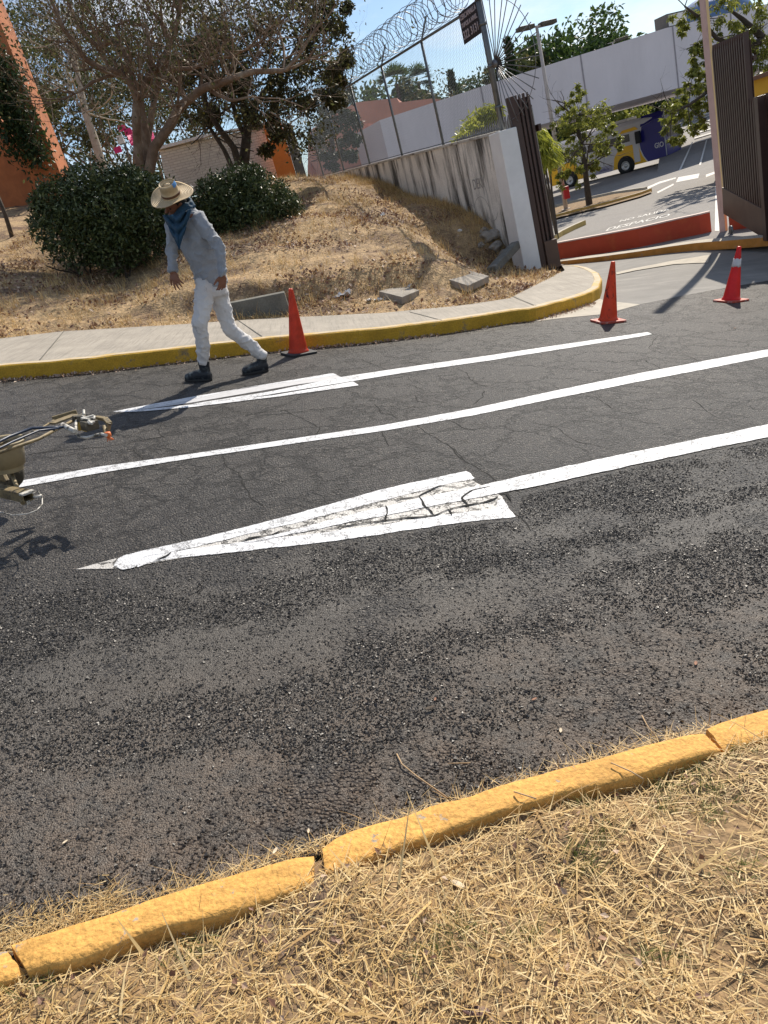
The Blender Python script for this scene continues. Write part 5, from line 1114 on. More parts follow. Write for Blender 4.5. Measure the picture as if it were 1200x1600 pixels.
def hand(b, wr, dirv, palm_n, thumb_side, curl, spread, s=1.05):
    dirv = unit(dirv); palm_n = unit(palm_n - dirv * palm_n.dot(dirv)); sd_ = np.cross(dirv, palm_n) * thumb_side
    b.tube([wr - dirv * .01, wr + dirv * .025], [.026, .028], 12)
    pc_ = wr + dirv * .052 * s; b.ell(pc_, (.050 * s, .042 * s, .017 * s), (dirv, sd_, palm_n), 14, 8)
    for k, (ln, o) in enumerate(((.074, .030), (.083, .011), (.077, -.009), (.060, -.028))):
        p = wr + dirv * .088 * s + sd_ * o * s; a = curl + .05 * k + .04 * math.sin(k * 2); d = unit(dirv + sd_ * spread * (1.5 - k) * .18); pts = [p - d * .02, p]
        for seg, f_ in ((0, .45), (1, .31), (2, .24)):
            an = a * (.5 + seg * .75); q = unit(d * math.cos(an) + palm_n * math.sin(an)); pts.append(pts[-1] + q * ln * f_ * s)
        b.tube(pts, [.0095, .0098, .009, .0082, .006], 8)
    t0 = wr + dirv * .028 * s + sd_ * .026 * s; d = unit(dirv * .72 + sd_ * .62 + palm_n * .25); b.tube([t0, t0 + d * .035 * s, t0 + d * .035 * s + unit(d + dirv * .4) * .03 * s, t0 + d * .035 * s + unit(d + dirv * .5) * .052 * s], [.014, .0125, .010, .007], 8)
hand(b, J['LW'], deep(347, 458, 7.20) - J['LW'], -lf * .8 - fw * .1, -1, .50, .5)
hand(b, J['RW'], deep(285, 461, 7.28) - J['RW'], np.array([.25, .95, .1]), -1, .30, 1.1)
solid('body', b, .0048, SKIN, man, 2, factor=.4)
for sg_ in (-1, 1):
    e = MB(); e.ell(hd + hs * .03 * sg_ + hf * .083 - hax * .002, (.012, .008, .006), (hs, hf, hax), 10, 6); e.build('eye', mat('dark_eye', (.02, .012, .01), .2) if sg_ < 0 else bpy.data.materials['dark_eye'], man)
e = MB(); e.ell(hd + hf * .099 - hax * .068, (.022, .007, .005), (hs, hf, hax), 10, 6); e.build('mouth', LIP, man)
b = MB(); b.ell(hd - hf * .015 + hax * .02, (.083, .096, .098), (hs, hf, hax)); b.ell(hd - hf * .055 - hax * .03, (.07, .06, .07), (hs, hf, hax)); solid('hair', b, .009, HAIR, man, 3)
# shirt
t1 = MB(); up_t = unit(J['nkb'] - J['pel']); fr = unit(np.cross(lf, up_t) * -1); fr = fr if fr.dot(fw) > 0 else -fr
loft(t1, [(J['nkb'] + zv * .012, .075, .065), (J['nkb'] - up_t * .025, .135, .085), (J['nkb'] - up_t * .07, .185, .105), (J['chs'] + up_t * .02, .19, .125), (J['chs'] - up_t * .06, .185, .128), (J['chs'] - up_t * .15, .168, .122), (J['wst'] + up_t * .02, .155, .118), (J['wst'] - up_t * .06, .16, .122), (J['pel'] - up_t * .03, .168, .125)], 24)
loft(t1, [(J['nkb'] - up_t * .03, .10, .09), (J['nkb'] - up_t * .12 - fr * .03, .15, .11)], 20)
capsule(t1, [J['LS'] - zv * .005, (J['LS'] + J['LE']) / 2, J['LE'], (J['LE'] + J['LW']) / 2, J['LW'] + unit(J['LE'] - J['LW']) * .012], [.071, .062, .053, .046, .037])
capsule(t1, [J['RS'] - zv * .005, (J['RS'] + J['RE']) / 2, J['RE'], (J['RE'] + J['RW']) / 2, J['RW'] + unit(J['RE'] - J['RW']) * .012], [.071, .062, .053, .046, .037])
t1.lathe(J['pel'] - up_t * .03, [(.150, .0), (.174, .0), (.176, .02), (.150, .02)], (lf, fr * .76, up_t), 28)
for w_, e_ in (('LW', 'LE'), ('RW', 'RE')): d_ = unit(J[e_] - J[w_]); t1.tube([J[w_] + d_ * .012, J[w_] + d_ * .045], .042, 14)
def folds(p):
    q = p * 1.0; a = nz3((q[0] * 9 + q[2] * 5, q[1] * 9, q[2] * 13 + q[0] * 7), 1.); c_ = 1 - abs(nz3((q[0] * 7 + q[2] * 9, q[1] * 7, q[2] * 7 - q[0] * 6), 1.)) * 2
    d_ = 1 - abs(nz3((q[0] * 13 - q[2] * 11, q[1] * 13, q[2] * 15 + q[0] * 9), 1.)) * 2.2; return .008 * a + .015 * max(0, c_) ** 3 + .007 * max(0, d_) ** 4 - .005
solid('shirt', t1, .0075, SHIRT, man, 6, folds)
# trousers
t2 = MB()
loft(t2, [(J['pel'] + up_t * .045, .140, .108), (J['pel'] - up_t * .02, .150, .118), (J['pel'] - zv * .07 + (J['LH'] - J['pel']) * .2, .150, .118), (J['pel'] - zv * .13, .125, .105)], 22)
capsule(t2, [J['LH'] + zv * .03, (J['LH'] * .5 + J['LK'] * .5), J['LK'], (J['LK'] + LA) / 2 - fw * .01, LA + RN * .045], [.100, .088, .074, .066, .058])
capsule(t2, [J['RH'] + zv * .03, (J['RH'] * .5 + J['RK'] * .5), J['RK'], (J['RK'] + RA) / 2 - fw * .01, RA + RN * .01], [.100, .086, .072, .064, .056])
solid('trousers', t2, .0078, TROU, man, 6, lambda p: folds(p + 3) * .8 + .0022 * math.sin(p[2] * 52 + p[0] * 30 + 4 * nz3(p * 6, 1.)) * smoothstep(.75, .45, (p - C).dot(RN) + H))
bl = MB(); 
for k in range(1):
    bl.bar(J['pel'] + fw * .128 + lf * .03 + zv * .006 + up_t * .02, J['pel'] + fw * .06 + lf * .150 + zv * .006 + up_t * .02, .006, .016)
bl.build('belt', BLACKR, man)
# boots
def boot(heel, toe, ank):
    d = unit(toe - heel); s_ = np.cross(RN, d); c = lambda t_, h_: heel + (toe - heel) * t_ + RN * h_
    m_ = MB(); loft(m_, [(c(-.02, .045), .028, .028, s_, RN), (c(.06, .060), .043, .055, s_, RN), (c(.30, .066), .046, .060, s_, RN), (c(.55, .058), .050, .052, s_, RN), (c(.80, .050), .054, .044, s_, RN), (c(.95, .044), .044, .034, s_, RN), (c(1.02, .034), .02, .016, s_, RN)], 16)
    loft(m_, [(c(.18, .04), .040, .055, s_, d), (c(.20, .10), .042, .052, s_, d), (ank - RN * .03, .044, .052, s_, d), (ank + RN * .0, .047, .054, s_, d), (ank + RN * .03, .050, .056, s_, d)], 16); m_.ell(c(.82, .052), (.05, .045, .034), (d, s_, RN))
    o = solid('boot', m_, .006, BOOT, man, 2, lambda p: .0015 * nz3(p * 25, 1.))
    q = MB(); poly = []
    for k in range(20):
        t_ = 2 * math.pi * k / 20; x, y = math.cos(t_), math.sin(t_); poly.append(c(.5 + .53 * math.copysign(abs(x) ** .8, x), .004) + s_ * (.049 + .006 * x) * math.copysign(abs(y) ** .8, y))
    q.prism(poly, RN, .022); q.build('sole', SOLE, o, .003)
    q = MB()
    for k in range(5): p = c(.30 + .0 * k, .1) + d * (.045 + .012 * (4 - k)) + RN * (.0 + .015 * k); q.tube([p - s_ * .02, p + d * .004, p + s_ * .02], .003, 5)
    q.build('laces', BLACKR, o)
boot(Lheel, Ltoe, LA); boot(Rheel, Rtoe, RA)
# scarf: collar roll and a hanging triangular bib with folds
b = MB(); nk_ = J['nkb'] + zv * .03 + fw * .02; ring = []
for k in range(26):
    a = 2 * math.pi * k / 25; ring.append(nk_ + lf * .088 * math.cos(a) + fw * .085 * math.sin(a) + zv * (.012 * math.sin(a * 3) - .03 * math.sin(a) + .02) - hax * .0)
b.tube(ring, [.020 + .006 * math.sin(k * 1.7) for k in range(26)], 8); ring2 = [p - zv * .032 + (p - nk_) * .12 for p in ring]; b.tube(ring2, [.018 + .006 * math.sin(k * 2.3 + 1) for k in range(26)], 8)
solid('scarf_collar', b, .008, SCARF, man, 3, lambda p: .004 * nz3(p * 30, 1.))
c0, c1, c2 = deep(256, 340, 7.33), deep(300, 330, 7.19), deep(280, 390, 7.20); nu, nv = 34, 30; V = []
for j in range(nv + 1):
    v_ = j / nv
    for i in range(nu + 1):
        u_ = i / nu; w_ = (1 - v_) ** .75; bse = c0 * (1 - u_) + c1 * u_; p = bse * w_ + c2 * (1 - w_) ; x = (u_ - .5) * 2
        p = p - unit(ray(280, 350)) * (.075 * (1 - x * x) * w_ + .011 * math.sin(x * 8 + v_ * 5) * (1 - v_ * .4) + .026 * math.sin(math.hypot(x * 1.9, v_ * 2.6 + .6) * 7.5) * (1 - v_ * .6)) + zv * (.02 * abs(x) * (1 - v_)); V.append(p)
mb = MB(); mb.add(V, [(j * (nu + 1) + i, j * (nu + 1) + i + 1, (j + 1) * (nu + 1) + i + 1, (j + 1) * (nu + 1) + i) for j in range(nv) for i in range(nu)], True)
o = mb.build('scarf', SCARF, man, recalc=False); sm = o.modifiers.new('s', 'SOLIDIFY'); sm.thickness = .006
# straw hat
def straw_mat():
    m, t, b_ = node_mat('woven_straw'); L = t.links.new; tc = N(t, 'ShaderNodeTexCoord')
    mpn = N(t, 'ShaderNodeMapping'); mpn.inputs['Location'].default_value = tuple(-hc); L(tc.outputs['Object'], mpn.inputs[0])
    def dot(v): n = N(t, 'ShaderNodeVectorMath', operation='DOT_PRODUCT'); L(mpn.outputs[0], n.inputs[0]); n.inputs[1].default_value = tuple(v); return n.outputs['Value']
    cb = N(t, 'ShaderNodeCombineXYZ'); L(dot(hs), cb.inputs[0]); L(dot(hf), cb.inputs[1])
    wv = N(t, 'ShaderNodeTexWave', wave_type='RINGS', rings_direction='SPHERICAL'); wv.inputs['Scale'].default_value = 24; wv.inputs['Distortion'].default_value = .6; L(cb.outputs[0], wv.inputs['Vector'])
    nn = N(t, 'ShaderNodeTexNoise'); nn.inputs['Scale'].default_value = 60; nn.inputs['Detail'].default_value = 5; L(tc.outputs['Object'], nn.inputs['Vector'])
    r = N(t, 'ShaderNodeValToRGB'); r.color_ramp.elements[0].color = (.38, .27, .14, 1); r.color_ramp.elements[1].color = (.62, .49, .30, 1); r.color_ramp.elements[0].position = .2; r.color_ramp.elements[1].position = .8
    mxn = N(t, 'ShaderNodeMix'); mxn.inputs[0].default_value = .5; L(wv.outputs['Fac'], mxn.inputs[2]); L(nn.outputs['Fac'], mxn.inputs[3]); L(mxn.outputs[0], r.inputs[0]); L(r.outputs[0], b_.inputs['Base Color']); b_.inputs['Roughness'].default_value = .7
    bp = N(t, 'ShaderNodeBump'); bp.inputs['Distance'].default_value = .003; L(wv.outputs['Fac'], bp.inputs['Height']); L(bp.outputs[0], b_.inputs['Normal']); return m
STR = straw_mat(); hat = MB(); fn = lambda r, a: (0 if r < .1 else (r - .1) * (.22 * math.cos(a - .2) ** 2 + .10 * math.sin(a * 2 + .5) + .04 * math.sin(a * 5)) - (r - .1) * .10)
prof = [(.001, .108), (.014, .110), (.028, .102), (.040, .080), (.052, .082), (.063, .106), (.068, .116), (.072, .116), (.076, .100), (.082, .050), (.086, .012), (.090, .002), (.100, -.002), (.13, -.004), (.16, -.003), (.185, .001), (.197, .005), (.198, .001), (.16, -.008), (.10, -.008), (.086, -.004), (.079, .03), (.070, .072), (.001, .074)]
hat.lathe(hc, prof, (hs, hf, hax), 48, fn=fn); ho = hat.build('hat', STR, man)
mb = MB(); mb.lathe(hc, [(.0872, .010), (.0885, .014), (.0868, .030), (.0830, .030)], (hs, hf, hax), 40); mb.build('hat_band', mat('brown_hat_band', (.12, .05, .02), .7), ho)
mb = MB(); V = []; ps_ = hs if R[:, 0].dot(hs) > 0 else -hs
a0_ = math.atan2(R[:, 0].dot(hf), R[:, 0].dot(hs))
for i in range(9):
    for r, z in ((.0615, .106), (.0675, .1185), (.0735, .1180), (.078, .102), (.080, .085)): a = a0_ - .25 + i * .11; V.append(hc + hs * r * math.cos(a) + hf * r * math.sin(a) + hax * z)
mb.add(V, [(i * 5 + j, i * 5 + j + 1, (i + 1) * 5 + j + 1, (i + 1) * 5 + j) for i in range(8) for j in range(4)]); mb.build('blue_patch', mat('bright_blue_tape', (.08, .25, .55), .35), ho)

# ================================================================== LINE-MARKING MACHINE (left edge)
SVn = np.array(SV)
def lift(px, py, sx, sy):
    S = road(sx, sy); best = None
    for t_ in np.linspace(0, 3, 301):
        p = S + SVn * t_; c = R.T @ (p - C); x, y = CX + F * c[0] / c[2], CY + F * c[1] / c[2]; d = (x - px) ** 2 + (y - py) ** 2
        if best is None or d < best[0]: best = (d, p)
    return hr(best[1])
hg = lift(170, 664, 115, 868); hb = lift(60, 780, 24, 890)
TAN = mat('dusty_tan_metal', (.22, .17, .09), .6, .1, var=.35, vs=18, bump=.001, bs=80, stain=(.07, .06, .045), sts=(22, 22, 22), stth=(.53, .62)); DKM = mat('grimy_dark_metal', (.09, .08, .06), .6, .3, var=.3, vs=20, stain=(.35, .31, .22), sts=(14, 14, 14), stth=(.55, .7)); HOSE = mat('blue_black_hose', (.03, .045, .08), .4); SPL = mat('paint_splashed_metal', (.55, .53, .48), .55, .1, var=.2, vs=30, stain=(.12, .11, .09), sts=(25, 25, 25), stth=(.5, .58)); GOLD = mat('brass_yellow', (.42, .30, .08), .4, .4, var=.2)
mc = thing('line_marking_machine', 'paint-splashed tan line-marking machine arm with hoses and orange nozzle at the left edge', 'paint machine', road(-30, 800))
def mg(x, y, dh=0.): return road(x, y, hg + dh)
def mbm(x, y, dh=0.): return road(x, y, hb + dh)
def tubep(name, pts, r, m, n=8): mb = MB(); mb.tube(pts, r, n); return mb.build(name, m, mc)
mb = MB(); mb.bar(mg(80, 662), mg(118, 648), .05, .012, RN); mb.bar(mg(82, 655, -.015), mg(120, 644, .005), .016, .03, RN); mb.build('arm_plate', TAN, mc, .003)
tubep('arm_tube', [mg(-160, 742), mg(0, 707), mg(60, 686), mg(115, 657)], .009, TAN); tubep('arm_tube', [mg(-160, 720), mg(0, 694), mg(60, 672), mg(84, 657)], .006, TAN, 6)
tubep('hose', [mg(-160, 712, .02), mg(-20, 700, .02), mg(15, 682, .02), mg(50, 669, .02), mg(85, 668, .015), mg(100, 667)], .008, HOSE); tubep('hose', [mg(-160, 730, .03), mg(-20, 710, .03), mg(20, 690, .03), mg(60, 673, .02), mg(92, 669, .01)], .006, HOSE)
mb = MB()   # clamp block of the spray gun
gx = unit(mg(170, 668) - mg(115, 655)); gs = np.cross(RN, gx)
mb.box(mg(140, 664), (.075, .07, .05), (gx, gs, RN)); mb.box(mg(124, 652, .01), (.03, .075, .03), (gx, gs, RN)); mb.lathe(mg(131, 668, -.04), [(.001, 0), (.026, 0), (.026, .07), (.001, .07)], (gx, gs, RN), 14); mb.build('gun_block', DKM, mc, .004)
mb = MB(); mb.box(mg(134, 655, .03), (.085, .014, .012), (gx, gs, RN)); mb.box(mg(137, 652, .032), (.012, .075, .012), (gx, gs, RN)); mb.tube([mg(131, 648, .03), mg(131, 641, .045)], .008, 6); mb.tube([mg(146, 655, .03), mg(148, 650, .04)], .007, 6); mb.box(mg(142, 660, .022), (.03, .035, .012), (gx, gs, RN)); mb.bar(mg(129, 650, .03), mg(144, 662, .024), .012, .012, RN); mb.bar(mg(128, 656, .03), mg(149, 653, .032), .012, .01, RN); mb.build('clamp', SPL, mc, .002)
mb = MB(); mb.tube([mg(120, 655), mg(118, 665), mg(119, 678, -.02)], .008, 6); mb.tube([mg(98, 664), mg(108, 670), mg(117, 674)], [.014, .016, .012], 10); mb.build('gun_body', SPL, mc)
mb = MB(); mb.box(mg(135, 669, -.035), (.04, .035, .03), (gx, gs, RN)); mb.lathe(mg(127, 672, -.05), [(.001, 0), (.017, 0), (.012, .05), (.001, .05)], (gx, gs, RN), 10); mb.build('brass_fitting', GOLD, mc, .002)
tubep('curved_pipe', [mg(118, 674, -.03), mg(123, 682, -.04), mg(135, 684, -.05), mg(147, 681, -.05), mg(158, 678, -.045), mg(166, 680, -.04)], .0085, SPL)
mb = MB(); mb.bar(mg(150, 652, .0), mg(165, 655, .0), .03, .018, RN); mb.bar(mg(164, 654, .0), mg(171, 662, -.01), .03, .018, RN); mb.bar(mg(171, 661, 0), mg(169, 673, -.04), .022, .018, RN); mb.tube([mg(163, 666, -.02), mg(165, 680, -.05)], .011, 8); mb.build('gun_bracket', TAN, mc, .003)
mb = MB(); nzp = mg(169, 681, -.05)
mb.lathe(nzp, [(.001, .02), (.016, .02), (.018, .0), (.010, -.01)], (gx, gs, RN), 12)
for k in range(9):
    a = math.radians(-60 + 26 * k); d = gx * math.cos(a) * .8 + gs * math.sin(a) * .5 - RN * .55; mb.tube([nzp, nzp + unit(d) * .036], [.006, .002], 5)
mb.build('orange_nozzle', mat('orange_plastic', (.70, .18, .05), .45), mc)
# bead hopper with rounded lip
hop = mg(2, 690, -.02); mb = MB(); mb.lathe(hop, [(.075, -.16), (.095, -.05), (.108, 0), (.118, .006), (.122, .0), (.112, -.012), (.099, -.05), (.09, -.13), (.001, -.13)], (unit(RU * .9 - RV * .2), unit(RV * .9 + RU * .2), RN), 28); mb.build('hopper', mat('cream_plastic', (.34, .28, .17), .5, var=.15, vs=10, stain=(.25, .2, .13), sts=(10, 10, 10), stth=(.6, .7)), mc)
# raised guide wheel, fork, lower box beam, rod and loop of wire
wc = mbm(8, 736, -.02); wa = unit(RV * .86 + RU * .5); wx = unit(np.cross(RN, wa)); mb = MB()
mb.lathe(wc, [(.055, -.028), (.095, -.03), (.108, -.02), (.112, 0), (.108, .02), (.095, .03), (.055, .028)], (wx, RN, wa), 32); wh = mb.build('wheel', DKM, mc)
mb = MB(); mb.lathe(wc, [(.001, -.02), (.05, -.02), (.056, -.029), (.056, .029), (.05, .02), (.001, .02)], (wx, RN, wa), 24); mb.build('rim', TAN, wh)
mb = MB(); mb.box(mbm(6, 713, .09), (.05, .04, .05), (RU, RV, RN)); mb.bar(mbm(-4, 720, .06), mbm(12, 752, -.03), .02, .012, RN); mb.build('fork', TAN, mc, .003)
tubep('push_rod', [mbm(6, 716, .10), mbm(20, 745, .04), mbm(36, 786, -.02)], .011, TAN, 10)
bm_d = unit(mbm(50, 775) - mbm(-20, 757)); bm_s = np.cross(RN, bm_d); mb = MB(); a_, b_ = mbm(-200, 722), mbm(44, 776)
for off, up_, w_, h_ in ((0, .022, .06, .006), (0, -.022, .06, .006), (.027, 0, .006, .05), (-.027, 0, .006, .05)): mb.bar(a_ + bm_s * off + RN * up_, b_ + bm_s * off + RN * up_, w_, h_, RN)
mb.build('box_beam', TAN, mc, .001)
mb = MB(); mb.box(mbm(42, 770, .028), (.03, .07, .012), (bm_d, bm_s, RN)); mb.box(mbm(42, 785, -.03), (.03, .02, .02), (bm_d, bm_s, RN)); mb.build('end_collar', SPL, mc, .002)
mb = MB(); mb.tube([mbm(52, 777), mbm(60, 776), mbm(66, 775)], [.006, .007, .010], 8); mb.build('bolt', SPL, mc)
lp_ = [mbm(50, 771, .01), mbm(60, 768), mbm(66, 778, -.01), mbm(66, 788, -.02), mbm(58, 797, -.02), mbm(44, 803, -.03), mbm(20, 805, -.03), mbm(0, 800, -.03), mbm(-40, 785, 0)]; tubep('wire_loop', lp_, .0032, SPL, 6)
# rest of the machine, outside the frame: frame, tank, wheels
tubep('frame', [mg(-160, 735), mg(-420, 800), road(-700, 860, .55)], .02, TAN); tubep('frame', [mbm(-190, 724), road(-500, 780, .4), road(-800, 830, .35)], .02, TAN)
mb = MB(); tk = road(-900, 820, .55); mb.box(tk, (.7, .5, .5), (RU, RV, RN)); mb.build('tank', TAN, mc, .03)
for x, y in ((-760, 900), (-900, 780), (-1150, 860)):
    c = road(x, y, .2); mb = MB(); mb.lathe(c, [(.001, -.03), (.12, -.03), (.15, -.045), (.2, -.04), (.2, .04), (.15, .045), (.12, .03), (.001, .03)], (RU, RN, RV), 28); mb.build('wheel', BLACKR, mc)

# ================================================================== BUS
w1 = level(893, 292, LOT); w2 = level(980, 270, LOT); BD = unit(w2 - w1); BN = np.cross(zv, BD)      # BN points away from the camera
wb = np.linalg.norm(w2 - w1)
bus = thing('parked_bus', 'white, yellow and dark blue bus parked in the shade beyond the island tree', 'bus', w1)
def bp_(s, z, o=0.): return w1 + BD * s + zv * z + BN * o
X0, X1 = -1.7, wb + 2.75; Wd = 2.45
BW = mat('bus_white', (.55, .54, .56), .3, var=.05, vs=1); BY = mat('bus_yellow', (.80, .44, .005), .3, var=.04, vs=1); BB = mat('bus_blue', (.018, .016, .17), .28, var=.05, vs=1); GLS = mat('bus_glass', (.012, .014, .018), .08, var=.02); 
mb = MB(); sec = [(.0, .35), (.0, 2.35), (.10, 2.85), (.35, 3.05), (Wd - .35, 3.05), (Wd - .10, 2.85), (Wd, 2.35), (Wd, .35)]; V = [bp_(x, z, o) for x in (X0, X0 + .25, X1 - .45, X1) for o, z in sec]
for i, x in ((0, 0), (3, 3)):
    for j in range(8):
        p = V[i * 8 + j]; c = bp_((X0 if i == 0 else X1), 1.6, Wd / 2); V[i * 8 + j] = c + (p - c) * np.array([.93, .93, .93])
mb.add(V, [(i * 8 + j, i * 8 + (j + 1) % 8, (i + 1) * 8 + (j + 1) % 8, (i + 1) * 8 + j) for i in range(3) for j in range(8)] + [tuple(range(8))[::-1], tuple(24 + j for j in range(8))]); mb.build('body', BW, bus, .03)
def side(name, poly, m, par=bus, o=-.006, th_=.02): mb = MB(); mb.prism([bp_(x, z, o - th_) for x, z in poly], BN, th_); return mb.build(name, m, par)
side('yellow_panel', [(wb - .9, .36), (wb + .62, .36), (wb + 1.45, .36), (wb + 1.2, .75), (wb + 1.05, 1.2), (wb + 1.0, 1.62), (wb - .3, 1.62), (wb - .75, 1.1)], BY)
side('yellow_panel', [(-1.6, .36), (1.5, .36), (1.0, .6), (.75, 1.1), (.3, 1.6), (-1.6, 1.62)], BY)
side('white_stripe', [(wb + 1.45, .36), (wb + 1.53, .36), (wb + 1.28, .76), (wb + 1.12, 1.2), (wb + 1.07, 1.64), (wb + 1.0, 1.64), (wb + 1.05, 1.2), (wb + 1.2, .76)], BW, o=-.008)
side('blue_panel', [(wb + 1.53, .36), (X1 - .02, .40), (X1 - .02, 2.8), (wb + 1.35, 2.5), (wb + 1.20, 2.0), (wb + 1.08, 1.64), (wb + 1.12, 1.2), (wb + 1.28, .76)], BB)
side('yellow_swoosh', [(wb - .2, 2.42), (wb + 1.1, 2.42), (wb + .9, 2.62), (wb + .0, 2.60)], BY, o=.004)
mb = MB(); V = [bp_(x, z, o) for x, o, z in ()]
mb.prism([bp_(X1 + .01, .42, .1), bp_(X1 + .01, 2.7, .1), bp_(X1 + .01, 2.9, .4), bp_(X1 + .01, 2.9, Wd - .4), bp_(X1 + .01, 2.7, Wd - .1), bp_(X1 + .01, .42, Wd - .1)], BD, .03); mb.build('blue_end', BB, bus)
mb = MB(); mb.prism([bp_(X1 + .045, 1.5, .3), bp_(X1 + .045, 2.5, .3), bp_(X1 + .045, 2.5, Wd - .3), bp_(X1 + .045, 1.5, Wd - .3)], BD, .02); mb.build('windscreen', GLS, bus)
mb = MB(); mb.prism([bp_(wb + 1.25, 2.5, -.008), bp_(X1 + .02, 2.82, -.0), bp_(X1 + .02, 3.09, .34), bp_(wb + 1.25, 3.07, .34)], -BN * .3 + zv * .9, .03); mb.build('blue_cove', BB, bus)
for x0, x1 in ((-1.2, .2), (.35, 1.5), (1.65, 2.8), (2.95, wb - .2), (wb - .1, wb + .45)): side('window', [(x0, 1.85), (x1, 1.85), (x1, 2.3), (x0, 2.3)], GLS, o=-.002)
side('door', [(wb + .62, .5), (wb + 1.02, .5), (wb + 1.02, 2.35), (wb + .62, 2.35)], BW, o=-.022)
mb = MB(); mb.box(bp_(wb + 1.15, 1.95, -.28), (.30, .3, .72), (BD, BN, zv)); mb.build('mirror', BLACKR, bus, .03)
side('lower_skirt', [(1.9, .34), (wb - 1.0, .34), (wb - 1.0, .75), (1.9, .75)], mat('bus_purple_grey', (.35, .33, .42), .4), o=-.004)
for x in (0., wb):
    mb = MB(); mb.lathe(bp_(x, .46, -.02), [(.001, .0), (.55, .0), (.60, .03), (.60, -.012), (.001, -.012)], (BD, zv, BN), 28); mb.build('wheel_arch', BLACKR, bus)
    mb = MB(); mb.lathe(bp_(x, .46, -.07), [(.26, -.02), (.30, -.09), (.42, -.09), (.455, -.05), (.455, .16), (.26, .16)], (BD, zv, BN), 28); wv_ = mb.build('wheel', BLACKR, bus)
    mb = MB(); mb.lathe(bp_(x, .46, -.09), [(.001, -.05), (.07, -.05), (.09, .01), (.2, .02), (.255, -.04), (.28, -.05), (.28, .1)], (BD, zv, BN), 24); mb.build('rim', mat('bus_rim', (.5, .5, .5), .35, .5) if x == 0 else bpy.data.materials['bus_rim'], wv_)
for x0, x1 in ((.2, 1.6), (2.6, 4.4)): mb = MB(); mb.box(bp_((x0 + x1) / 2, 3.15, Wd / 2), (x1 - x0, 1.5, .2), (BD, BN, zv)); mb.build('roof_unit', BW, bus, .05)
place_text('lettering', 'GIO', .42, bp_(wb + 2.35, 1.15, -.031), BD, zv, BW, bus, .8, .01); place_text('lettering', 'Turibus', .26, bp_(2.55, .55, -.034), BD, zv, BB, bus, 1.0, .0)

# ================================================================== LAMP POLES, EXTINGUISHER BOX
LPM = mat('pale_pole_paint', (.50, .44, .40), .6, var=.1)
def lamp(base, top, head_dir, label, r=.07, sc=1., heads=2):
    root = thing('lamp_post', label, 'lamp post', base); mb = MB(); mb.tube([base, base + (top - base) * .5, top], [r, r * .85, r * .6], 10); mb.build('pole', LPM, root)
    mb = MB(); mb.box(base + zv * .05, (.34 * sc, .34 * sc, .06)); mb.build('base_plate', LPM, root)
    for sg_ in ((-1, 1) if heads == 2 else (1,)):
        c = top + head_dir * .55 * sc * sg_ + zv * .03; mb = MB(); mb.box(c, (.75 * sc, .34 * sc, .16 * sc), (head_dir, np.cross(zv, head_dir), zv)); mb.build('lamp_head', DKM, root, .03)
    mb = MB(); mb.bar(top - head_dir * .3 * sc, top + head_dir * .3 * sc, .06, .06); mb.build('bracket', LPM, root); return root
lb = level(885, 329, LOT); lt = deep(843, 40, lb[1]); lt[0], lt[1] = lb[0], lb[1]; lamp(lb, lt, unit(np.array([.95, .3, 0])), 'tall pale lamp post with two flat heads standing on the kerbed island', .10)
l2 = deep(957, 66, 82); lamp(np.array([l2[0], 82, LOT]), l2, unit(np.array([1., -.2, 0])), 'lamp post showing only its head above the bridge', .12, 1.6, 1)
rbp = deep(884.5, 301, lb[1] - .2); rbx = thing('red_box', 'small red box fixed at the foot of the lamp post on the island', 'box', rbp)
mb = MB(); mb.box(rbp, (.26, .2, .52)); mb.build('case', mat('red_enamel', (.5, .02, .025), .4), rbx, .03)

# ================================================================== SLABS, LOW CONCRETE WALL, RUBBLE
def slab(px, h, label, th_=.07, m=CONC, tilt=0.):
    cxy = np.mean(np.array(px), 0); g_ = ground(cxy[0], cxy[1], 10.4); n_ = unit(RN + np.array([.0, -.04, 0])); g_ = g_ + zv * (h - .025); P2 = [C + ray(x, y) * (n_.dot(g_ - C) / n_.dot(ray(x, y))) for x, y in px]
    mb = MB(); mb.prism([p - n_ * (th_ + .05) for p in P2], n_, th_ + .05); return tag(mb.build('concrete_slab', m, None, .006), label, 'slab', 'loose concrete slabs at the foot of the bank')
SLB = mat('loose_slab_concrete', (.30, .27, .23), .9, var=.2, vs=6, bump=.004, bs=40, stain=(.20, .18, .15), sts=(5, 5, 5), stth=(.5, .7))
slab([(592, 455), (628, 464), (655, 453), (622, 445)], .06, 'small pale concrete slab lying in sun below the dry bank', .05, SLB)
slab([(700, 436), (731, 446), (764, 431), (735, 423)], .06, 'concrete slab half in the gate shadow beside the leaning post', .05, SLB)
# leaning broken post
g0 = deep(770, 432, 13.9); g0[2] = tz(g0[0], g0[1]) + .05; g1 = deep(806, 383, 15.1)
mb = MB(); mb.bar(g0, g1, .17, .15, (0, 0, 1)); tag(mb.build('broken_post', CONCD, None, .02), 'thick broken concrete post leaning against the foot of the white pier', 'post')
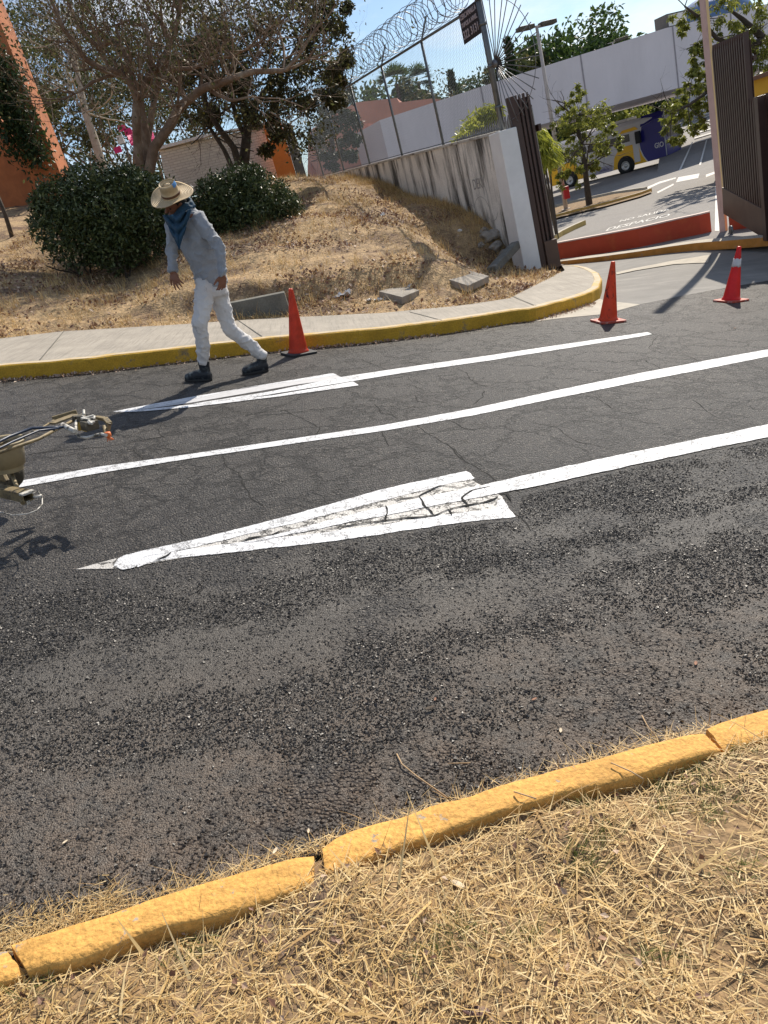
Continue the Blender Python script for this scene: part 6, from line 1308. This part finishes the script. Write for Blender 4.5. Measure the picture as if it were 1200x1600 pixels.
# low retaining wall behind the first cone
P0, P1 = road(362, 497, .16), road(449, 493, .16); T0, T1 = deep(364, 472, P0[1] + .1), deep(450, 455, P1[1] + .1)
a, b_ = P0 + np.array([0, .08, -.1]), P1 + np.array([.05, .08, -.1]); mb = MB(); mb.add([a, b_, (b_[0], b_[1], T1[2]), (a[0], a[1], T0[2]), a + np.array([0, .16, 0]), b_ + np.array([0, .16, 0]), (b_[0], b_[1] + .16, T1[2] + .01), (a[0], a[1] + .16, T0[2] + .01)], [(0, 1, 2, 3), (5, 4, 7, 6), (3, 2, 6, 7), (1, 5, 6, 2), (4, 0, 3, 7), (0, 4, 5, 1)])
tag(mb.build('retaining_wall', CONCD, None, .008), 'short low dark concrete retaining wall between the walking man and the first cone', 'low wall')
def rock(px, py, r, label, m=ROCK, Y=None, sq=(1, .8, .6)):
    p = ground(px, py) if Y is None else deep(px, py, Y); bm = bmesh.new(); bmesh.ops.create_icosphere(bm, subdivisions=3, radius=r); sd_ = rng.uniform(0, 99)
    for v in bm.verts:
        q = v.co.normalized(); k = 1 + .45 * mn.noise(q * 1.3 + Vector((sd_, 0, 0))) + .12 * mn.noise(q * 4 + Vector((0, sd_, 0))); v.co = Vector((q.x * sq[0], q.y * sq[1], q.z * sq[2])) * r * k
    me = bpy.data.meshes.new('stone'); bm.to_mesh(me); bm.free(); o = link('stone', me, m); o.location = tuple(p + zv * r * .15); o.rotation_euler = (0, 0, sd_); return tag(o, label, 'stone', 'stones at the foot of the pier')
rock(768, 372, .24, 'largest broken stone at the foot of the white pier'); rock(775, 388, .17, 'broken stone just below the largest one'); rock(757, 362, .12, 'small stone left of the largest broken stone'); rock(790, 398, .15, 'stone right behind the leaning broken post'); rock(752, 384, .09, 'small pale stone lowest left of the rubble'); rock(718, 361, .055, 'small white stone alone in the shade of the wall', PIERW)
WTR = mat('white_litter', (.62, .62, .62), .6)
def crumple(pxy, r, label, h=None, m=WTR, name='litter', cat='litter', grp=None):
    p = (ground(*pxy) if h is None else road(*pxy, h)); bm = bmesh.new(); bmesh.ops.create_grid(bm, x_segments=8, y_segments=6, size=r); sd_ = rng.uniform(0, 99)
    for v in bm.verts: v.co = Vector((v.co.x * 1.3, v.co.y * .7, 0)) + Vector((mn.noise(v.co * 3 / r + Vector((sd_, 0, 0))), mn.noise(v.co * 3 / r + Vector((0, sd_, 0))), 1.6 * mn.noise(v.co * 2.2 / r + Vector((0, 0, sd_))))) * r * .45
    r_ = bmesh.ops.extrude_face_region(bm, geom=bm.faces[:]); bmesh.ops.translate(bm, verts=[v for v in r_['geom'] if isinstance(v, bmesh.types.BMVert)], vec=(0, 0, max(.002, r * .05)))
    me = bpy.data.meshes.new(name); bm.to_mesh(me); bm.free(); o = link(name, me, m); o.location = tuple(p + zv * r * .25); o.rotation_euler = (rng.uniform(-.4, .4), rng.uniform(-.4, .4), sd_); return tag(o, label, cat, grp)
crumple((531, 467), .13, 'white crumpled bag at the foot of the bank right of the first cone'); crumple((577, 470), .05, 'small white scrap left of the sunny slab'); crumple((594, 470), .06, 'white scrap close under the sunny slab'); crumple((640, 447), .05, 'pale scrap above the sunny slab'); crumple((598, 336), .06, 'white scrap high on the dry bank')
BRL = mat('brown_leaf', (.25, .12, .07), .7, var=.3, vs=40); PLL = mat('pale_leaf', (.60, .50, .36), .7, var=.2, vs=40)
def leaf1(x, y, r, label, m, h=.008, ang=0.):
    p = road(x, y, h + .004); mb = MB(); V = []; a1 = RU * math.cos(ang) + RV * math.sin(ang); a2 = np.cross(RN, a1)
    for i in range(9):
        t_ = i / 8 * 2 - 1; w_ = (1 - t_ * t_) ** .7 * .38; 
        for s_ in (-1, 0, 1): V.append(p + a1 * t_ * r + a2 * s_ * w_ * r + RN * (r * (.22 * abs(s_) * w_ * 2 + .18 * t_ * t_ + .02)))
    mb.add(V, [(i * 3 + j, i * 3 + j + 1, i * 3 + j + 4, i * 3 + j + 3) for i in range(8) for j in range(2)], True); o = mb.build('fallen_leaf', m, recalc=False); sm = o.modifiers.new('s', 'SOLIDIFY'); sm.thickness = .0012; return tag(o, label, 'leaf', 'single leaves on the road and straw')
leaf1(672, 1107, .018, 'thick dark brown seed husk lying on the grey worn asphalt', BARKD, .004, .1); leaf1(680, 1093, .010, 'tiny tan leaf just above the dark seed husk', BRL, 0, 1.); leaf1(835, 1093, .012, 'reddish curled leaf on the road right of the dark husk', BRL, 0, .2); leaf1(1087, 1037, .014, 'brown curled leaf on the asphalt near the right edge', BRL, 0, .8); leaf1(482, 1299, .009, 'white curled leaf on the road above the kerb gap', PLL, 0, 1.3); leaf1(876, 1142, .012, 'pale leaf scrap on asphalt above the kerb', PLL, 0, 1.); leaf1(102, 1316, .009, 'white leaf fleck near the left edge of the road', PLL, 0, .6); leaf1(1148, 513, .02, 'brown leaf on far asphalt below the red cone', BRL, 0, .2)
leaf1(744, 1583, .030, 'dark purple-brown pod leaf at the bottom edge of the straw', mat('purple_leaf', (.12, .055, .045), .5), .085, -.5); leaf1(715, 1383, .020, 'pale curled leaf lying on the straw below the long kerb', PLL, .085, -.9); leaf1(430, 1330, .012, 'pale curled leaf in the litter by the kerb gap', PLL, .02, .9); leaf1(655, 1500, .02, 'torn whitish leaf scrap on the straw', PLL, .085, 1.4)
def twig(pts, r, label, h=.006): mb = MB(); mb.tube([road(x, y, h + .004 * (i % 2)) for i, (x, y) in enumerate(pts)], r, 5); return tag(mb.build('twig', mat('straw_twig', (.46, .32, .18), .8) if 'straw_twig' not in bpy.data.materials else bpy.data.materials['straw_twig']), label, 'twig', 'fallen twigs')
twig([(620, 1178), (628, 1194), (650, 1212), (700, 1247)], .0022, 'forked thin twig on the road above the middle of the kerb'); twig([(1003, 1118), (1012, 1135), (1028, 1155)], .0018, 'thin dry stalk touching the kerb near the right joint'); twig([(700, 1193), (735, 1192)], .0014, 'tiny straw lying level on the asphalt'); twig([(955, 1192), (985, 1205), (1005, 1217)], .002, 'dark twig lying across the top of the long kerb', .112); twig([(803, 1237), (838, 1248)], .002, 'short dark twig on the middle of the long kerb top', .112)

# ================================================================== STRAW, GRASS AND LITTER
def field(name, Vf, rn, m, label=None): o = link(name, fastmesh(name, Vf[0], Vf[1], rnd=rn), m); return tag(o, kind='stuff')
def verge_pts(n, u0, u1, v0, v1, bias=1.):
    u = rng.uniform(u0, u1, n); v = v0 + (v1 - v0) * rng.random(n) ** bias; return u, v
def on_verge(u, v, dh=0.): return (C - H * RN)[None, :] + RU[None, :] * u[:, None] + RV[None, :] * (kv(u) - KW - v)[:, None] + RN[None, :] * (vergeh(u, v) + dh)[:, None]
n = 78000; u, v = verge_pts(n, -2.0, 1.9, .0, 1.7); bare = np.array([nz3((a, b2, 2.), 2.6) for a, b2 in zip(u, v)]); keep = rng.random(n) < np.clip(1.05 - 2.6 * np.clip(bare - .12, 0, 1), .10, 1); u, v = u[keep], v[keep]; n = len(u)
hd_ = rng.uniform(0, 2 * math.pi, n); L1 = rng.gamma(3., .0135, n) + .012; V, Fq = blades(on_verge(u, v, rng.uniform(-.006, .014, n)), L1, rng.uniform(.0014, .0042, n), hd_, rng.normal(.08, .18, n), rng.normal(-.25, .4, n), 2)
field('straw', (V, Fq), np.concatenate([np.clip(rng.normal(.52, .28, n), 0, 1)] * 2), STRAW)
n = 1100; u, v = verge_pts(n, -2, 1.9, 0.06, 1.7); V, Fq = blades(on_verge(u, v, rng.uniform(.004, .018, n)), rng.uniform(.09, .24, n), rng.uniform(.0016, .003, n), rng.uniform(0, 6.28, n), rng.normal(.02, .05, n), rng.normal(-.04, .1, n), 3); field('long_straw', (V, Fq), np.concatenate([rng.uniform(.2, 1, n)] * 3), STRAW)
n = 2800; cl = rng.uniform(0, 1, (46, 2)); pick = rng.integers(0, 46, n); u = -1.6 + 3.2 * cl[pick, 0] + rng.normal(0, .03, n); v = .02 + 1.5 * cl[pick, 1] ** 1.6 + np.abs(rng.normal(0, .025, n)); V, Fq = blades(on_verge(u, v), rng.uniform(.02, .06, n), rng.uniform(.001, .002, n), rng.uniform(0, 6.28, n), rng.uniform(.4, 1.3, n), rng.normal(-.4, .3, n), 2); field('green_grass', (V, Fq), np.concatenate([rng.random(n)] * 2), GREENB)
n = 9000; u, v = verge_pts(n, -9, 9, 0, 6); V, Fq = blades(on_verge(u, v, .01), rng.uniform(.08, .2, n), rng.uniform(.004, .009, n), rng.uniform(0, 6.28, n), rng.normal(.3, .3, n), rng.normal(-.3, .4, n), 2); field('straw', (V, Fq), np.concatenate([rng.random(n)] * 2), STRAW)
# leaf crumbs on the verge
n = 900; u, v = verge_pts(n, -2, 1.8, 0, 1.6); V, Fq = leaf_quads(on_verge(u, v, .015), .018, .6, 0, 2.); field('leaf_crumbs', (V, Fq), rng.random(n), DRYLEAF)
# straw washed against the road side of the kerb (left part and right end)
n = 5200; u = np.r_[rng.uniform(-1.35, -.28, 3600), rng.uniform(-.3, 1.4, 1600)]; off = np.r_[np.abs(rng.normal(0, .05, 3600)), np.abs(rng.normal(0, .018, 1600))]
P = (C - H * RN)[None, :] + RU[None, :] * u[:, None] + RV[None, :] * (kv(u) + .005 + off)[:, None] + RN[None, :] * rng.uniform(.002, .018, n)[:, None]
V, Fq = blades(P, rng.gamma(3., .010, n) + .008, rng.uniform(.001, .0026, n), rng.uniform(0, 6.28, n), rng.normal(.1, .25, n), rng.normal(-.2, .3, n), 2); field('kerbside_straw', (V, Fq), np.concatenate([np.clip(rng.normal(.55, .28, n), 0, 1)] * 2), STRAW)
# stone chips loose on the road near the camera
n = 400000; u = rng.uniform(-2.2, 3.6, n); v = 1.0 + 3.5 * rng.random(n) ** 1.2
ml_ = np.array([ruv(road(x, y)) for x, y in ((-200, 915), (100, 893), (200, 892), (412, 861), (587, 840), (700, 823), (806, 812), (815, 775), (1000, 728), (1210, 686), (1400, 646))]); kp = (v > kv(u) + .01) & (v < np.interp(u, ml_[:, 0], ml_[:, 1]) - .01); u, v = u[kp], v[kp]
cm = np.array([nz3((a * 1.0, b2 * 2.3, 0), 1.15) + .5 * nz3((a, b2 * 1.6, 4), 3.6) + .32 * nz3((a, b2, 8), 11.) for a, b2 in zip(u, v)]) + .10 * (v - 2.4)
kp = rng.random(len(u)) < np.clip(.50 + (cm + .0) * 2.2, .16, 1.) * (1 - smoothstep(2.7, 4.2, v)); u, v = u[kp], v[kp]
P = (C - H * RN)[None, :] + RU[None, :] * u[:, None] + RV[None, :] * v[:, None]; n = len(P)
oct_ = np.array([[1, 0, 0], [0, 1, 0], [-1, 0, 0], [0, -1, 0], [0, 0, 1], [0, 0, -.4]]); A1 = rdir(n); A2_ = unit(np.cross(A1, rdir(n))); A3 = np.cross(A1, A2_); sz = rng.gamma(4., .00072, (n, 1)) + .0012; fr3 = rng.uniform(.5, 1.2, (n, 3))
V = (P + RN * .001)[:, None, :] + sz[:, None, :] * (oct_[None, :, 0:1] * (A1 * fr3[:, :1])[:, None, :] + oct_[None, :, 1:2] * (A2_ * fr3[:, 1:2])[:, None, :] + oct_[None, :, 2:3] * (A3 * fr3[:, 2:])[:, None, :])
tri = np.array([[0, 1, 4], [1, 2, 4], [2, 3, 4], [3, 0, 4], [1, 0, 5], [2, 1, 5], [3, 2, 5], [0, 3, 5]]); Fq = (np.arange(n)[:, None, None] * 6 + tri[None]).reshape(-1, 3)
o = link('stone_chips', fastmesh('stone_chips', V.reshape(-1, 3), Fq, rnd=np.repeat(rng.random(n), 8)), leaf_mat('chip_stone', [(.030, .028, .026), (.050, .046, .042), (.075, .068, .061), (.115, .104, .09)], 0, .42)); tag(o, kind='stuff')
# embankment: dry grass, leaf litter, weeds along the wall
def bank_pts(n, x0, x1, s0, s1, bias=1.):
    x = rng.uniform(x0, x1, n); y = yback(x) + s0 + (s1 - s0) * rng.random(n) ** bias; lim = 4.2 - .211 * (y - 15.3); k = x < np.where(y > 15.3, lim, 4.4); x, y = x[k], y[k]; z = tz(x, y) + np.array([(nz3((a, b2, 0), 1.6) * .05 + nz3((a, b2, 3), 5.) * .025) for a, b2 in zip(x, y)]) * smoothstep(.05, .6, y - yback(x))
    return np.stack([x, y, z], 1)
P = bank_pts(74000, -6.5, 4.2, .0, 18, 1.5); cv = np.array([nz3(p, .9) for p in P]); P = P[rng.random(len(P)) < np.clip(.62 + 1.6 * cv, .12, 1)]; n = len(P)
V, Fq = blades(P, rng.gamma(3., .028, n) + .03, rng.uniform(.004, .010, n), rng.uniform(0, 6.28, n), rng.normal(.45, .35, n), rng.normal(-.5, .5, n), 2); field('dry_grass', (V, Fq), np.concatenate([np.clip(rng.normal(.5, .28, n), 0, 1)] * 2), STRAW)
P = bank_pts(46000, -6.5, 4.3, .1, 15, 1.3); cv = np.array([nz3(p + 11, .8) for p in P]); P = P[rng.random(len(P)) < np.clip(.45 + 1.9 * cv, .05, 1)]; n = len(P)
V, Fq = leaf_quads(P + zv * .02, .062, .6, .0, 1.2); field('leaf_litter', (V, Fq), rng.random(n), DRYLEAF)
# taller tufts
tc_ = bank_pts(640, -6.5, 4.2, .3, 17, 1.1); pick = rng.integers(0, len(tc_), 15000); P = tc_[pick] + rng.normal(size=(15000, 3)) * np.array([.07, .07, 0]); n = len(P); V, Fq = blades(P, rng.uniform(.08, .26, n), rng.uniform(.004, .008, n), rng.uniform(0, 6.28, n), rng.uniform(.7, 1.4, n), rng.normal(-.5, .4, n), 2); field('dry_tufts', (V, Fq), np.concatenate([np.clip(rng.normal(.45, .25, n), 0, 1)] * 2), STRAW)
# brush along the wall foot and along the crest
sW = rng.uniform(.5, 11, 9000); offW = -.12 - np.abs(rng.normal(0, .28, 9000)); P = np.array([fp(a, 0, b2) for a, b2 in zip(sW, offW)]); P[:, 2] = tz(P[:, 0], P[:, 1]); n = len(P)
V, Fq = blades(P, rng.uniform(.05, .24, n), rng.uniform(.004, .008, n), rng.uniform(0, 6.28, n), rng.uniform(.4, 1.35, n), rng.normal(-.4, .3, n), 2); field('wall_foot_brush', (V, Fq), np.concatenate([np.clip(rng.normal(.40, .25, n), 0, 1)] * 2), STRAW)
# litter in the far gutter and on the pavement's back edge
FKr = resample(FK[1:12], .01); pick = rng.integers(0, len(FKr), 3400); P = FKr[pick] - RV * np.abs(rng.normal(.02, .07, 3400))[:, None] + RN * .008; P = P[(rng.random(3400) < np.where(np.sin(P[:, 0] * 1.9 + 1) > 0, 1, .3))]; V, Fq = leaf_quads(P, .03, .6, 0, 2.); field('gutter_litter', (V, Fq), np.clip(rng.normal(.8, .25, len(P)), 0, 1), DRYLEAF)
